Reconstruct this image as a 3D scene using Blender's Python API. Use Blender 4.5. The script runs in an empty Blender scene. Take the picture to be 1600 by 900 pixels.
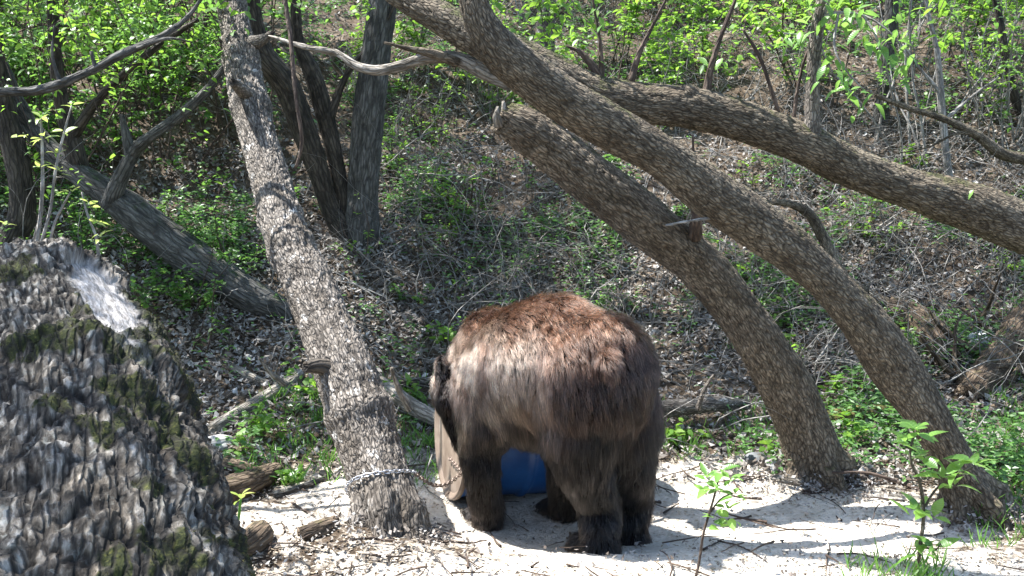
import bpy, math, random
import numpy as np
from mathutils import Vector

rng = np.random.default_rng(7)
random.seed(7)
scn = bpy.context.scene
COL = scn.collection

# ------------------------------------------------------------------ camera
F = 1640.0
PITCH = math.radians(-9.0)
CAM = np.array([0.0, 0.0, 1.5])
cd = bpy.data.cameras.new('camera')
cd.sensor_width = 36.0
cd.lens = 36.0 * F / 1600.0
cd.clip_start = 0.05
cd.clip_end = 400.0
cam = bpy.data.objects.new('camera', cd)
cam.location = CAM
cam.rotation_euler = (math.pi / 2 + PITCH, 0, 0)
COL.objects.link(cam)
scn.camera = cam
FWD = np.array([0, math.cos(PITCH), math.sin(PITCH)])
UP = np.array([0, -math.sin(PITCH), math.cos(PITCH)])
RIGHT = np.array([1.0, 0, 0])

# ------------------------------------------------------------------ light
SUN = np.array([-0.44, 0.16, 0.88]); SUN /= np.linalg.norm(SUN)
elev = math.asin(SUN[2])
azim = math.atan2(SUN[0], SUN[1])
world = bpy.data.worlds.new('World'); scn.world = world
world.use_nodes = True
nt = world.node_tree
sky = nt.nodes.new('ShaderNodeTexSky'); sky.sky_type = 'NISHITA'
sky.sun_disc = False
sky.sun_elevation = elev
sky.sun_rotation = azim
nt.links.new(sky.outputs[0], nt.nodes['Background'].inputs[0])
nt.nodes['Background'].inputs[1].default_value = 0.13
sl = bpy.data.lights.new('sun', 'SUN'); sl.energy = 5.0; sl.angle = math.radians(0.5)
sl.color = (1.0, 0.985, 0.965)
so = bpy.data.objects.new('sun', sl); COL.objects.link(so)
so.rotation_euler = Vector(SUN).to_track_quat('Z', 'Y').to_euler()
so.location = (-8, 5, 20)
scn.view_settings.view_transform = 'Standard'
scn.view_settings.look = 'None'
scn.view_settings.gamma = 1.0
scn.view_settings.exposure = 1.85
scn.cycles.max_bounces = 6
scn.cycles.diffuse_bounces = 3
scn.cycles.glossy_bounces = 3
scn.cycles.transmission_bounces = 4
scn.cycles.transparent_max_bounces = 6

# ------------------------------------------------------------------ numpy tools
def _h(ix, iy, iz, s):
    n = (ix.astype(np.int64) * 73856093) ^ (iy.astype(np.int64) * 19349663) ^ (iz.astype(np.int64) * 83492791) ^ (s * 2654435)
    n = (n ^ (n >> 13)) * 1274126177
    n = n ^ (n >> 16)
    return (n & 0xFFFFFF) / float(0x1000000)

def vnoise(p, s=0):
    p = np.asarray(p, float)
    i = np.floor(p); f = p - i; i = i.astype(np.int64)
    u = f * f * (3 - 2 * f)
    out = 0
    for dx in (0, 1):
        wx = u[..., 0] if dx else 1 - u[..., 0]
        for dy in (0, 1):
            wy = u[..., 1] if dy else 1 - u[..., 1]
            for dz in (0, 1):
                wz = u[..., 2] if dz else 1 - u[..., 2]
                out = out + wx * wy * wz * _h(i[..., 0] + dx, i[..., 1] + dy, i[..., 2] + dz, s)
    return out

def fbm(p, o=4, s=0):
    a, t, m = 0.5, 0.0, 0.0
    p = np.asarray(p, float)
    for k in range(o):
        t = t + a * vnoise(p, s + k); m += a
        p = p * 2.03 + 7.1; a *= 0.5
    return t / m

def worley(p, s=0):
    i = np.floor(p).astype(np.int64)
    f1 = np.full(p.shape[:-1], 9.0); f2 = f1.copy(); cid = np.zeros(p.shape[:-1])
    for dx in (-1, 0, 1):
        for dy in (-1, 0, 1):
            for dz in (-1, 0, 1):
                cx, cy, cz = i[..., 0] + dx, i[..., 1] + dy, i[..., 2] + dz
                q = np.stack([cx + _h(cx, cy, cz, s + 1), cy + _h(cx, cy, cz, s + 2), cz + _h(cx, cy, cz, s + 3)], -1)
                d = np.linalg.norm(q - p, axis=-1)
                near = d < f1
                f2 = np.where(near, f1, np.minimum(f2, d))
                cid = np.where(near, _h(cx, cy, cz, s + 4), cid)
                f1 = np.where(near, d, f1)
    return f1, f2, cid

def sstep(a, b, x):
    t = np.clip((x - a) / (b - a), 0, 1)
    return t * t * (3 - 2 * t)

def gz_raw(x, y):
    """height of the ground"""
    x = np.asarray(x, float); y = np.asarray(y, float)
    z = -0.12 * sstep(3.4, 4.0, y)
    foot = 5.5 + 0.25 * np.sin(x * 0.7 + 1.0) - 0.18 * np.clip(-x - 1.5, 0, 3)
    t = (y - foot)
    sp = 0.35 * np.logaddexp(0, t / 0.35)
    z = z + 0.50 * sp
    q = np.stack([x, y, np.zeros_like(x)], -1)
    hill = sstep(0.0, 2.0, t)
    z = z + (fbm(q * 0.9, 3, 11) - 0.5) * (0.10 + 0.5 * hill)
    z = z + (fbm(q * 4.0, 3, 21) - 0.5) * (0.06 + 0.10 * hill)
    z = z + 0.10 * np.exp(-(((x + 0.62) / 0.42) ** 2 + ((y - 3.72) / 0.32) ** 2))
    # a shallow run-out around the barrel stays level
    return z

GX0, GY0, GS = -9.0, 0.5, 0.03
_gx = np.arange(GX0, 9.0, GS); _gy = np.arange(GY0, 18.0, GS)
GRID = gz_raw(*np.meshgrid(_gx, _gy))
def gz(x, y):
    """ground height read off a fine table (bilinear), exact outside it"""
    x = np.asarray(x, float); y = np.asarray(y, float)
    x, y = np.broadcast_arrays(x, y)
    u = (x - GX0) / GS; v = (y - GY0) / GS
    ok = (u >= 0) & (v >= 0) & (u < len(_gx) - 1.001) & (v < len(_gy) - 1.001)
    uc = np.clip(u, 0, len(_gx) - 1.001); vc = np.clip(v, 0, len(_gy) - 1.001)
    i = uc.astype(int); j = vc.astype(int); fu = uc - i; fv = vc - j
    z = (GRID[j, i] * (1 - fu) + GRID[j, i + 1] * fu) * (1 - fv) + (GRID[j + 1, i] * (1 - fu) + GRID[j + 1, i + 1] * fu) * fv
    if not ok.all():
        z = np.array(z); bad = ~ok
        if z.ndim == 0: return gz_raw(x, y)
        z[bad] = gz_raw(x[bad], y[bad])
    return z

def ray(px, py):
    a = (np.asarray(px, float) - 800) / F; b = (450 - np.asarray(py, float)) / F
    return FWD + a[..., None] * RIGHT + b[..., None] * UP

def at(px, py, d):
    r = ray(np.array(px), np.array(py))
    return CAM + r * (d / r[..., 1])[..., None]

def hit(px, py):
    r = ray(np.atleast_1d(np.array(px, float)), np.atleast_1d(np.array(py, float)))
    r = r / r[:, 1:2]
    n = len(r); lo = np.full(n, 1.3); hi = np.full(n, 16.0); done = np.zeros(n, bool)
    for yy in np.arange(1.5, 16.01, 0.12):
        P = CAM + r * yy
        b = (P[:, 2] < gz(P[:, 0], P[:, 1])) & ~done
        hi[b] = yy; done |= b
        lo[~done] = yy
    for _ in range(9):
        m = (lo + hi) / 2; P = CAM + r * m[:, None]
        b = P[:, 2] < gz(P[:, 0], P[:, 1])
        hi = np.where(b, m, hi); lo = np.where(b, lo, m)
    p = CAM + r * hi[:, None]
    p[:, 2] = gz(p[:, 0], p[:, 1])
    return p

def H(px, py):
    return hit(px, py)[0]

def scale_at(p):
    return F / float(np.dot(np.asarray(p) - CAM, FWD))

def catmull(P, n):
    P = np.asarray(P, float)
    if len(P) == 2:
        t = np.linspace(0, 1, n)[:, None]; return P[0] * (1 - t) + P[1] * t
    h = np.maximum(np.linalg.norm(np.diff(P[:, :3], axis=0), axis=1), 1e-6)
    L = np.concatenate([[0], np.cumsum(h)])
    sl_ = np.diff(P, axis=0) / h[:, None]                 # slopes per chord length, so uneven spacing does not overshoot
    m = np.zeros_like(P); m[0] = sl_[0]; m[-1] = sl_[-1]
    m[1:-1] = (sl_[:-1] * h[1:, None] + sl_[1:] * h[:-1, None]) / (h[1:] + h[:-1])[:, None]
    u = np.linspace(0, L[-1], n)
    k = np.clip(np.searchsorted(L, u, side='right') - 1, 0, len(P) - 2)
    t = ((u - L[k]) / h[k])[:, None]; hk = h[k][:, None]
    return (2 * t ** 3 - 3 * t ** 2 + 1) * P[k] + (t ** 3 - 2 * t ** 2 + t) * hk * m[k] + (-2 * t ** 3 + 3 * t ** 2) * P[k + 1] + (t ** 3 - t ** 2) * hk * m[k + 1]

def norm(v):
    return v / np.maximum(np.linalg.norm(v, axis=-1, keepdims=True), 1e-9)

def frames(C):
    T = norm(np.gradient(C, axis=0))
    n = np.zeros_like(C)
    v = np.cross(T[0], [0.3, 0.9, 0.2]); v /= np.linalg.norm(v)
    n[0] = v
    for i in range(1, len(C)):
        v = n[i - 1] - np.dot(n[i - 1], T[i]) * T[i]
        n[i] = v / max(np.linalg.norm(v), 1e-9)
    return T, n, np.cross(T, n)

def mk(name, V, Fq, mat, attrs=None, smooth=True, parent=None, tris=False):
    V = np.ascontiguousarray(V, dtype=np.float32)
    Fq = np.ascontiguousarray(Fq, dtype=np.int32)
    k = Fq.shape[1]
    me = bpy.data.meshes.new(name)
    me.vertices.add(len(V)); me.vertices.foreach_set('co', V.ravel())
    me.loops.add(Fq.size); me.loops.foreach_set('vertex_index', Fq.ravel())
    me.polygons.add(len(Fq))
    me.polygons.foreach_set('loop_start', np.arange(0, Fq.size, k, dtype=np.int32))
    me.polygons.foreach_set('loop_total', np.full(len(Fq), k, dtype=np.int32))
    me.polygons.foreach_set('use_smooth', np.full(len(Fq), smooth, dtype=bool))
    for an, av in (attrs or {}).items():
        av = np.ascontiguousarray(av, dtype=np.float32)
        if av.ndim == 1:
            a = me.attributes.new(an, 'FLOAT', 'POINT'); a.data.foreach_set('value', av)
        else:
            a = me.attributes.new(an, 'FLOAT_VECTOR', 'POINT'); a.data.foreach_set('vector', av.ravel())
    me.update()
    for m in (mat if isinstance(mat, (list, tuple)) else [mat]):
        me.materials.append(m)
    o = bpy.data.objects.new(name, me)
    COL.objects.link(o)
    if parent is not None:
        o.parent = parent
        o.matrix_parent_inverse = parent.matrix_world.inverted() if False else __import__('mathutils').Matrix.Translation(-parent.location)
    return o

def tag(o, label=None, cat=None, group=None, kind=None):
    if label: o['label'] = label
    if cat: o['category'] = cat
    if group: o['group'] = group
    if kind: o['kind'] = kind
    return o

def empty(name, loc, label=None, cat=None, group=None):
    o = bpy.data.objects.new(name, None); o.location = [float(v) for v in loc]
    o.empty_display_size = 0.1
    COL.objects.link(o)
    return tag(o, label, cat, group)

def tube(P, R, ns=24, step=0.02, disp=None, cap_end=True, rough_end=0.0, seed=0):
    """skin of a limb. P points, R radii; disp(co, axis position, theta) -> outward offset in metres"""
    P = np.asarray(P, float); R = np.asarray(R, float); ns += ns % 2
    L = np.linalg.norm(np.diff(P, axis=0), axis=1).sum()
    n = max(4, int(L / step))
    C = catmull(np.hstack([P, R[:, None]]), n)
    r = np.maximum(C[:, 3], 0.0005); C = C[:, :3]
    T, N, B = frames(C)
    s = np.concatenate([[0], np.cumsum(np.linalg.norm(np.diff(C, axis=0), axis=1))])
    th = np.linspace(0, 2 * np.pi, ns, endpoint=False)
    cs, sn = np.cos(th), np.sin(th)
    rad = N[:, None, :] * cs[None, :, None] + B[:, None, :] * sn[None, :, None]
    co = np.stack([r[:, None] * cs, r[:, None] * sn, np.repeat(s[:, None], ns, 1)], -1)
    d = disp(co, s, rad) if disp else 0.0
    extra = {}
    if isinstance(d, tuple): d, extra = d
    rr = r[:, None] + d
    V = C[:, None, :] + rad * (rr if np.ndim(rr) else np.full((n, ns), rr))[..., None]
    if rough_end > 0:
        f = fbm(co * 14 + 3, 3, 77 + seed)
        k = int(min(n - 2, max(2, rough_end * 2 / step)))
        w = np.linspace(0, 1, k)[:, None]
        V[-k:] += T[-k:, None, :] * ((f[-k:] - 0.5) * 2.6 * rough_end * w)[..., None]
    V = V.reshape(-1, 3)
    i = np.arange(n - 1)[:, None] * ns; j = np.arange(ns)[None, :]; j2 = (j + 1) % ns
    Q = np.stack([i + j, i + j2, i + ns + j2, i + ns + j], -1).reshape(-1, 4)
    co = co.reshape(-1, 3)
    ex = {k_: v.reshape(-1) for k_, v in extra.items()}
    if cap_end:   # close both ends with small fans
        caps = []
        for base, c, sg in ((0, C[0] - T[0] * 0.0, 1), ((n - 1) * ns, C[-1] - T[-1] * (rough_end * 0.6), -1)):
            ci = len(V)
            V = np.vstack([V, c]); co = np.vstack([co, [0, 0, s[0] if base == 0 else s[-1]]])
            for k_ in ex: ex[k_] = np.append(ex[k_], 0.0)
            jj = np.arange(ns)
            tri = np.stack([base + (jj + 1) % ns, base + jj, np.full(ns, ci), np.full(ns, ci)], -1) if sg > 0 else np.stack([base + jj, base + (jj + 1) % ns, np.full(ns, ci), np.full(ns, ci)], -1)
            caps.append(tri)
        # degenerate quads are turned into real ones by pairing neighbouring fan triangles
        for tri in caps:
            q = np.stack([tri[0::2, 0], tri[0::2, 1], tri[0::2, 2], np.roll(tri[1::2, 0 if tri[0, 0] > tri[0, 1] else 1], 0)], -1)
            if tri[0, 0] > tri[0, 1] or True:
                a = tri[0::2]; b = tri[1::2]
                if a[0, 1] == b[0, 0]:
                    q = np.stack([a[:, 0], a[:, 1], b[:, 1], a[:, 2]], -1)
                else:
                    q = np.stack([b[:, 0], b[:, 1], a[:, 1], a[:, 2]], -1)
            Q = np.vstack([Q, q])
    return V, Q, dict(bark=co, **ex)

def merge(parts):
    Vs, Qs, A, off = [], [], {}, 0
    for V, Q, a in parts:
        Vs.append(V); Qs.append(Q + off); off += len(V)
        for k in a: A.setdefault(k, []).append(a[k])
    return np.vstack(Vs), np.vstack(Qs), {k: np.concatenate(v) for k, v in A.items()}

# ------------------------------------------------------------------ materials
def nmat(name):
    m = bpy.data.materials.new(name); m.use_nodes = True
    t = m.node_tree
    for n in list(t.nodes): t.nodes.remove(n)
    return m, t

class NT:
    def __init__(s, t): s.t = t
    def n(s, typ, **kw):
        x = s.t.nodes.new('ShaderNode' + typ)
        for k, v in kw.items(): setattr(x, k, v)
        return x
    def l(s, a, b): s.t.links.new(a, b)
    def noise(s, vec, scale, detail=5, rough=0.55, dist=0.0):
        x = s.n('TexNoise'); x.inputs['Scale'].default_value = scale; x.inputs['Detail'].default_value = detail
        x.inputs['Roughness'].default_value = rough; x.inputs['Distortion'].default_value = dist
        if vec is not None: s.l(vec, x.inputs['Vector'])
        return x.outputs['Fac']
    def ramp(s, fac, stops, interp='LINEAR'):
        x = s.n('ValToRGB'); x.color_ramp.interpolation = interp
        e = x.color_ramp.elements
        while len(e) < len(stops): e.new(0.5)
        for k, (p, c) in enumerate(stops):
            e[k].position = p; e[k].color = (*c, 1) if len(c) == 3 else c
        s.l(fac, x.inputs[0]); return x.outputs[0]
    def mix(s, fac, a, b, mode='MIX'):
        x = s.n('Mix', data_type='RGBA', blend_type=mode)
        for i, v in ((0, fac), (6, a), (7, b)):
            if hasattr(v, 'links') or hasattr(v, 'is_linked'): s.l(v, x.inputs[i])
            elif i == 0: x.inputs[i].default_value = v
            else: x.inputs[i].default_value = (*v, 1)
        return x.outputs[2]
    def math(s, op, a, b=0.0):
        x = s.n('Math', operation=op)
        for i, v in ((0, a), (1, b)):
            if hasattr(v, 'is_linked'): s.l(v, x.inputs[i])
            else: x.inputs[i].default_value = v
        return x.outputs[0]
    def vmap(s, vec, sc):
        x = s.n('Mapping'); x.inputs['Scale'].default_value = sc; s.l(vec, x.inputs[0]); return x.outputs[0]
    def attr(s, name):
        x = s.n('Attribute'); x.attribute_name = name; return x
    def bump(s, h, strength, dist):
        x = s.n('Bump'); x.inputs['Strength'].default_value = strength; x.inputs['Distance'].default_value = dist
        s.l(h, x.inputs['Height']); return x.outputs[0]
    def cracks(s, vec, scale, stretch):
        """1 on the plates, 0 in a net of long cracks"""
        nz = s.n('TexNoise'); nz.inputs['Scale'].default_value = scale * 0.25; nz.inputs['Detail'].default_value = 4
        s.l(vec, nz.inputs['Vector'])
        mp = s.n('Mapping'); mp.inputs['Scale'].default_value = (1, 1, stretch); s.l(vec, mp.inputs[0])
        vm = s.n('VectorMath', operation='MULTIPLY_ADD'); s.l(nz.outputs['Color'], vm.inputs[0])
        vm.inputs[1].default_value = (1.1 / scale,) * 3; s.l(mp.outputs[0], vm.inputs[2])
        v = s.n('TexVoronoi', feature='DISTANCE_TO_EDGE'); v.inputs['Scale'].default_value = scale; s.l(vm.outputs[0], v.inputs['Vector'])
        return s.ramp(v.outputs['Distance'], [(0.02, (0, 0, 0)), (0.20, (1, 1, 1))])
    def out(s, sh):
        o = s.n('OutputMaterial'); s.l(sh, o.inputs[0])
    def pbsdf(s, col, rough=0.8, normal=None, spec=0.3, metal=0.0):
        b = s.n('BsdfPrincipled')
        if hasattr(col, 'is_linked'): s.l(col, b.inputs['Base Color'])
        else: b.inputs['Base Color'].default_value = (*col, 1)
        if hasattr(rough, 'is_linked'): s.l(rough, b.inputs['Roughness'])
        else: b.inputs['Roughness'].default_value = rough
        b.inputs['Specular IOR Level'].default_value = spec
        b.inputs['Metallic'].default_value = metal
        if normal is not None: s.l(normal, b.inputs['Normal'])
        return b

def bark_mat(name, dark, mid, light, lichen=(0.62, 0.60, 0.52), lich_amt=0.66, moss=(0.10, 0.11, 0.03), moss_amt=0.0, fine=1.0, moss_up=True, crack=58, cstretch=0.16):
    m, t = nmat(name); N = NT(t)
    co = N.attr('bark').outputs['Vector']
    cre = N.attr('crev').outputs['Fac']           # 0 in the furrows, 1 on the plates
    lo = N.vmap(co, (1, 1, 0.28))
    f = N.noise(lo, 70 * fine, 6, 0.65, 0.3)
    g = N.noise(N.vmap(co, (1, 1, 0.5)), 22 * fine, 5, 0.6)
    big = N.noise(co, 5, 4, 0.6)
    col = N.ramp(f, [(0.30, dark), (0.50, mid), (0.72, light)])
    col = N.mix(N.math('MULTIPLY', g, 0.9), col, mid, 'MIX')
    col = N.mix(N.ramp(big, [(0.35, (0, 0, 0)), (0.7, (1, 1, 1))]), col, N.mix(0.35, col, light), 'MIX')
    tone = N.noise(N.vmap(co, (1, 1, 0.6)), 9, 5, 0.65)
    col = N.mix(N.ramp(tone, [(0.36, (0.85, 0.85, 0.85)), (0.52, (0, 0, 0))]), col, N.mix(1.0, col, (0.50, 0.47, 0.42), 'MULTIPLY'))
    col = N.mix(N.ramp(cre, [(0.1, (0.95, 0.95, 0.95)), (0.7, (0, 0, 0))]), col, dark)
    lic = N.ramp(N.noise(N.vmap(co, (1, 1, 0.8)), 16, 5, 0.7), [(lich_amt, (0, 0, 0)), (lich_amt + 0.05, (1, 1, 1))])
    col = N.mix(lic, col, lichen)
    if moss_amt > 0:
        geo = N.n('NewGeometry'); sep = N.n('SeparateXYZ'); N.l(geo.outputs['Normal'], sep.inputs[0])
        mm = N.noise(co, 9, 6, 0.65)
        if moss_up:
            mm = N.math('ADD', N.math('MULTIPLY', sep.outputs[2], 0.28), mm)
        mk_ = N.ramp(mm, [(1.0 - moss_amt - 0.03, (0, 0, 0)), (1.0 - moss_amt + 0.08, (1, 1, 1))])
        mcol = N.ramp(N.noise(co, 120, 3, 0.6), [(0.3, tuple(0.45 * c for c in moss)), (0.7, tuple(1.5 * c for c in moss))])
        col = N.mix(mk_, col, mcol)
    ck = N.cracks(co, crack * fine, cstretch)
    col = N.mix(N.math('MULTIPLY', N.math('SUBTRACT', 1.0, ck), 0.62), col, tuple(0.7 * c for c in dark))
    h = N.math('ADD', N.math('MULTIPLY', f, 1.0), N.math('MULTIPLY', N.noise(lo, 190 * fine, 3, 0.6), 0.35))
    h = N.math('ADD', h, N.math('MULTIPLY', ck, 1.0))
    b = N.pbsdf(col, 0.85, N.bump(h, 0.9, 0.006 / fine), 0.25)
    N.out(b.outputs[0])
    return m

M = {}
M['bark_tan'] = bark_mat('bark_grey_tan', (0.042, 0.034, 0.027), (0.20, 0.172, 0.142), (0.42, 0.375, 0.325), lich_amt=0.60, lichen=(0.62, 0.59, 0.54), crack=90, cstretch=0.30)
M['bark_brown'] = bark_mat('bark_brown', (0.040, 0.030, 0.020), (0.20, 0.158, 0.112), (0.37, 0.31, 0.23), lich_amt=0.72, lichen=(0.36, 0.33, 0.28), moss=(0.075, 0.075, 0.025), moss_amt=0.27, crack=85, cstretch=0.26)
M['bark_brown2'] = bark_mat('bark_olive_brown', (0.036, 0.027, 0.018), (0.175, 0.14, 0.098), (0.33, 0.28, 0.205), lich_amt=0.74, lichen=(0.36, 0.34, 0.29), moss=(0.075, 0.078, 0.028), moss_amt=0.25, crack=95, cstretch=0.30)
M['bark_grey'] = bark_mat('bark_slate_grey', (0.026, 0.025, 0.022), (0.105, 0.10, 0.09), (0.20, 0.195, 0.18), lich_amt=0.75, moss=(0.04, 0.06, 0.02), moss_amt=0.22, crack=45)
M['bark_dark'] = bark_mat('bark_dark_wet', (0.018, 0.015, 0.012), (0.07, 0.058, 0.045), (0.14, 0.118, 0.095), lich_amt=0.8, moss=(0.04, 0.05, 0.016), moss_amt=0.2, crack=45)
M['deadwood'] = bark_mat('dead_wood_pale', (0.10, 0.085, 0.065), (0.30, 0.265, 0.22), (0.50, 0.46, 0.40), lich_amt=0.7)
M['rotwood'] = bark_mat('rotten_wood_brown', (0.03, 0.02, 0.013), (0.14, 0.10, 0.065), (0.32, 0.25, 0.18), lich_amt=0.72, moss=(0.06, 0.055, 0.018), moss_amt=0.2)
M['mossy'] = bark_mat('mossy_log', (0.06, 0.045, 0.02), (0.14, 0.11, 0.05), (0.26, 0.21, 0.10), lich_amt=0.75, moss=(0.13, 0.115, 0.035), moss_amt=0.42)
M['twig'] = bark_mat('twig_grey', (0.14, 0.13, 0.12), (0.34, 0.32, 0.29), (0.54, 0.52, 0.48), lich_amt=0.9)
M['twig_brown'] = bark_mat('twig_brown', (0.05, 0.035, 0.028), (0.12, 0.085, 0.065), (0.22, 0.17, 0.13), lich_amt=0.9)
# bare weathered wood of the stump: silver streaks
def bare_wood():
    m, t = nmat('weathered_bare_wood'); N = NT(t)
    co = N.attr('bark').outputs['Vector']
    f = N.noise(N.vmap(co, (1, 1, 0.12)), 90, 6, 0.6)
    col = N.ramp(f, [(0.3, (0.16, 0.14, 0.12)), (0.5, (0.42, 0.40, 0.38)), (0.7, (0.66, 0.64, 0.62))])
    N.out(N.pbsdf(col, 0.7, N.bump(f, 0.6, 0.004), 0.3).outputs[0]); return m
M['bare'] = bare_wood()

def leaf_mat(name, stops, trans=0.45, tcol=(0.30, 0.55, 0.06), rough=0.42):
    m, t = nmat(name); N = NT(t)
    geo = N.n('NewGeometry')
    col = N.ramp(geo.outputs['Random Per Island'], stops)
    co = N.n('TexCoord').outputs['Object']
    col = N.mix(N.math('MULTIPLY', N.noise(co, 60, 2), 0.35), col, (0.03, 0.06, 0.01))
    b = N.pbsdf(col, rough, None, 0.5)
    tr = N.n('BsdfTranslucent')
    N.l(N.mix(0.6, col, tcol), tr.inputs[0])
    mx = N.n('MixShader'); mx.inputs[0].default_value = trans
    N.l(b.outputs[0], mx.inputs[1]); N.l(tr.outputs[0], mx.inputs[2])
    N.out(mx.outputs[0]); return m
M['leaf_bright'] = leaf_mat('leaf_spring_green', [(0, (0.09, 0.20, 0.025)), (0.5, (0.14, 0.29, 0.035)), (1, (0.22, 0.36, 0.05))], 0.5, (0.36, 0.62, 0.07))
M['leaf_mid'] = leaf_mat('leaf_mid_green', [(0, (0.05, 0.12, 0.025)), (0.5, (0.085, 0.19, 0.04)), (1, (0.16, 0.28, 0.055))], 0.45, (0.28, 0.55, 0.09))
M['leaf_ground'] = leaf_mat('leaf_ground_cover', [(0, (0.045, 0.11, 0.028)), (0.5, (0.08, 0.18, 0.045)), (1, (0.15, 0.28, 0.075))], 0.4, (0.18, 0.42, 0.08))
M['leaf_shade_clump'] = leaf_mat('leaf_shade_clump', [(0, (0.05, 0.12, 0.02)), (1, (0.10, 0.20, 0.03))], 0.3, (0.22, 0.45, 0.06))
M['leaf_yellow'] = leaf_mat('leaf_young_yellow_green', [(0, (0.20, 0.30, 0.05)), (0.7, (0.30, 0.40, 0.09)), (1, (0.36, 0.30, 0.08))], 0.45, (0.5, 0.62, 0.12))
M['grass'] = leaf_mat('grass_blade', [(0, (0.05, 0.14, 0.02)), (1, (0.12, 0.26, 0.04))], 0.4, (0.25, 0.5, 0.08))
M['leaf_waxy'] = leaf_mat('leaf_waxy_green', [(0, (0.09, 0.20, 0.05)), (0.5, (0.13, 0.27, 0.06)), (1, (0.20, 0.36, 0.08))], 0.4, (0.32, 0.6, 0.10), 0.3)

def litter_mat(name, stops, bump=0.3):
    m, t = nmat(name); N = NT(t)
    geo = N.n('NewGeometry')
    col = N.ramp(geo.outputs['Random Per Island'], stops)
    co = N.n('TexCoord').outputs['Object']
    f = N.noise(co, 90, 4)
    col = N.mix(N.math('MULTIPLY', f, 0.5), col, (0.06, 0.045, 0.03))
    b = N.pbsdf(col, 0.75, N.bump(f, bump, 0.003), 0.25)
    tr = N.n('BsdfTranslucent'); N.l(col, tr.inputs[0])
    mx = N.n('MixShader'); mx.inputs[0].default_value = 0.15
    N.l(b.outputs[0], mx.inputs[1]); N.l(tr.outputs[0], mx.inputs[2])
    N.out(mx.outputs[0]); return m
M['litter'] = litter_mat('dry_leaf_litter', [(0, (0.09, 0.07, 0.056)), (0.3, (0.19, 0.162, 0.138)), (0.7, (0.35, 0.32, 0.29)), (0.93, (0.48, 0.46, 0.43)), (1, (0.66, 0.645, 0.62))])
M['chips'] = litter_mat('pale_wood_chips', [(0, (0.16, 0.11, 0.07)), (0.15, (0.36, 0.29, 0.20)), (0.5, (0.58, 0.50, 0.39)), (1, (0.74, 0.68, 0.58))])

# ------------------------------------------------------------------ ground
def build_ground():
    xs = np.concatenate([-np.geomspace(4.01, 40, 40)[::-1], np.arange(-4, 4.001, 0.03), np.geomspace(4.01, 40, 40)])
    ys = np.concatenate([np.arange(-6, 1.5, 0.25), np.arange(1.5, 6.0, 0.025), np.arange(6.0, 13, 0.06), np.geomspace(13.1, 60, 40)])
    X, Y = np.meshgrid(xs, ys)
    Z = gz(X, Y)
    q = np.stack([X, Y, X * 0], -1)
    Z = Z + (fbm(q * 18, 3, 5) - 0.5) * 0.035 * sstep(1.0, 2.0, Y) * (1 - 0.75 * sand_mask(X, Y))
    V = np.stack([X, Y, Z], -1).reshape(-1, 3)
    ny, nx = X.shape
    i = np.arange(ny - 1)[:, None] * nx; j = np.arange(nx - 1)[None, :]
    Q = np.stack([i + j, i + j + 1, i + nx + j + 1, i + nx + j], -1).reshape(-1, 4)
    m, t = nmat('forest_ground'); N = NT(t)
    co = N.n('NewGeometry').outputs['Position']
    f = N.noise(co, 14, 8, 0.7); g = N.noise(co, 2.2, 4, 0.6); h = N.noise(co, 60, 4, 0.7)
    soil = N.ramp(f, [(0.3, (0.028, 0.019, 0.012)), (0.5, (0.085, 0.062, 0.042)), (0.72, (0.24, 0.20, 0.155))])
    sand = N.ramp(h, [(0.28, (0.22, 0.17, 0.12)), (0.40, (0.58, 0.52, 0.43)), (0.75, (0.72, 0.67, 0.59))])
    mask = N.attr('sand').outputs['Fac']
    mask = N.ramp(N.math('ADD', mask, N.math('MULTIPLY', N.math('SUBTRACT', f, 0.5), 1.1)), [(0.42, (0, 0, 0)), (0.62, (1, 1, 1))])
    pt = N.noise(co, 3.5, 5, 0.65)
    sand = N.mix(N.ramp(pt, [(0.48, (0, 0, 0)), (0.68, (0.75, 0.75, 0.75))]), sand, N.mix(0.5, sand, (0.14, 0.10, 0.065)))
    col = N.mix(mask, soil, sand)
    b = N.pbsdf(col, 0.95, N.bump(N.math('ADD', f, N.math('MULTIPLY', h, 0.4)), 0.8, 0.03), 0.15)
    N.out(b.outputs[0])
    return tag(mk('ground', V, Q, m, {'sand': sand_mask(V[:, 0], V[:, 1])}), kind='structure')

def sand_mask(x, y):
    a = np.exp(-(((x - 0.75) / 1.30) ** 2 + ((y - 4.10) / 0.88) ** 2) * 1.0)
    b = np.exp(-(((x + 0.4) / 0.8) ** 2 + ((y - 4.5) / 0.6) ** 2) * 1.0)
    c = np.exp(-(((x - 0.6) / 1.8) ** 2 + ((y - 3.2) / 0.5) ** 2) * 1.0) * 0.8
    e = 0.62 * np.exp(-(((x + 1.0) / 0.75) ** 2 + ((y - 3.9) / 0.75) ** 2))
    return np.clip(1.15 * np.maximum(np.maximum(np.maximum(a, b * 0.8), c), e), 0, 1)
build_ground()

# ------------------------------------------------------------------ leaves and small scattered pieces
def rand_unit(n):
    v = rng.normal(size=(n, 3)); return norm(v)

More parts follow.
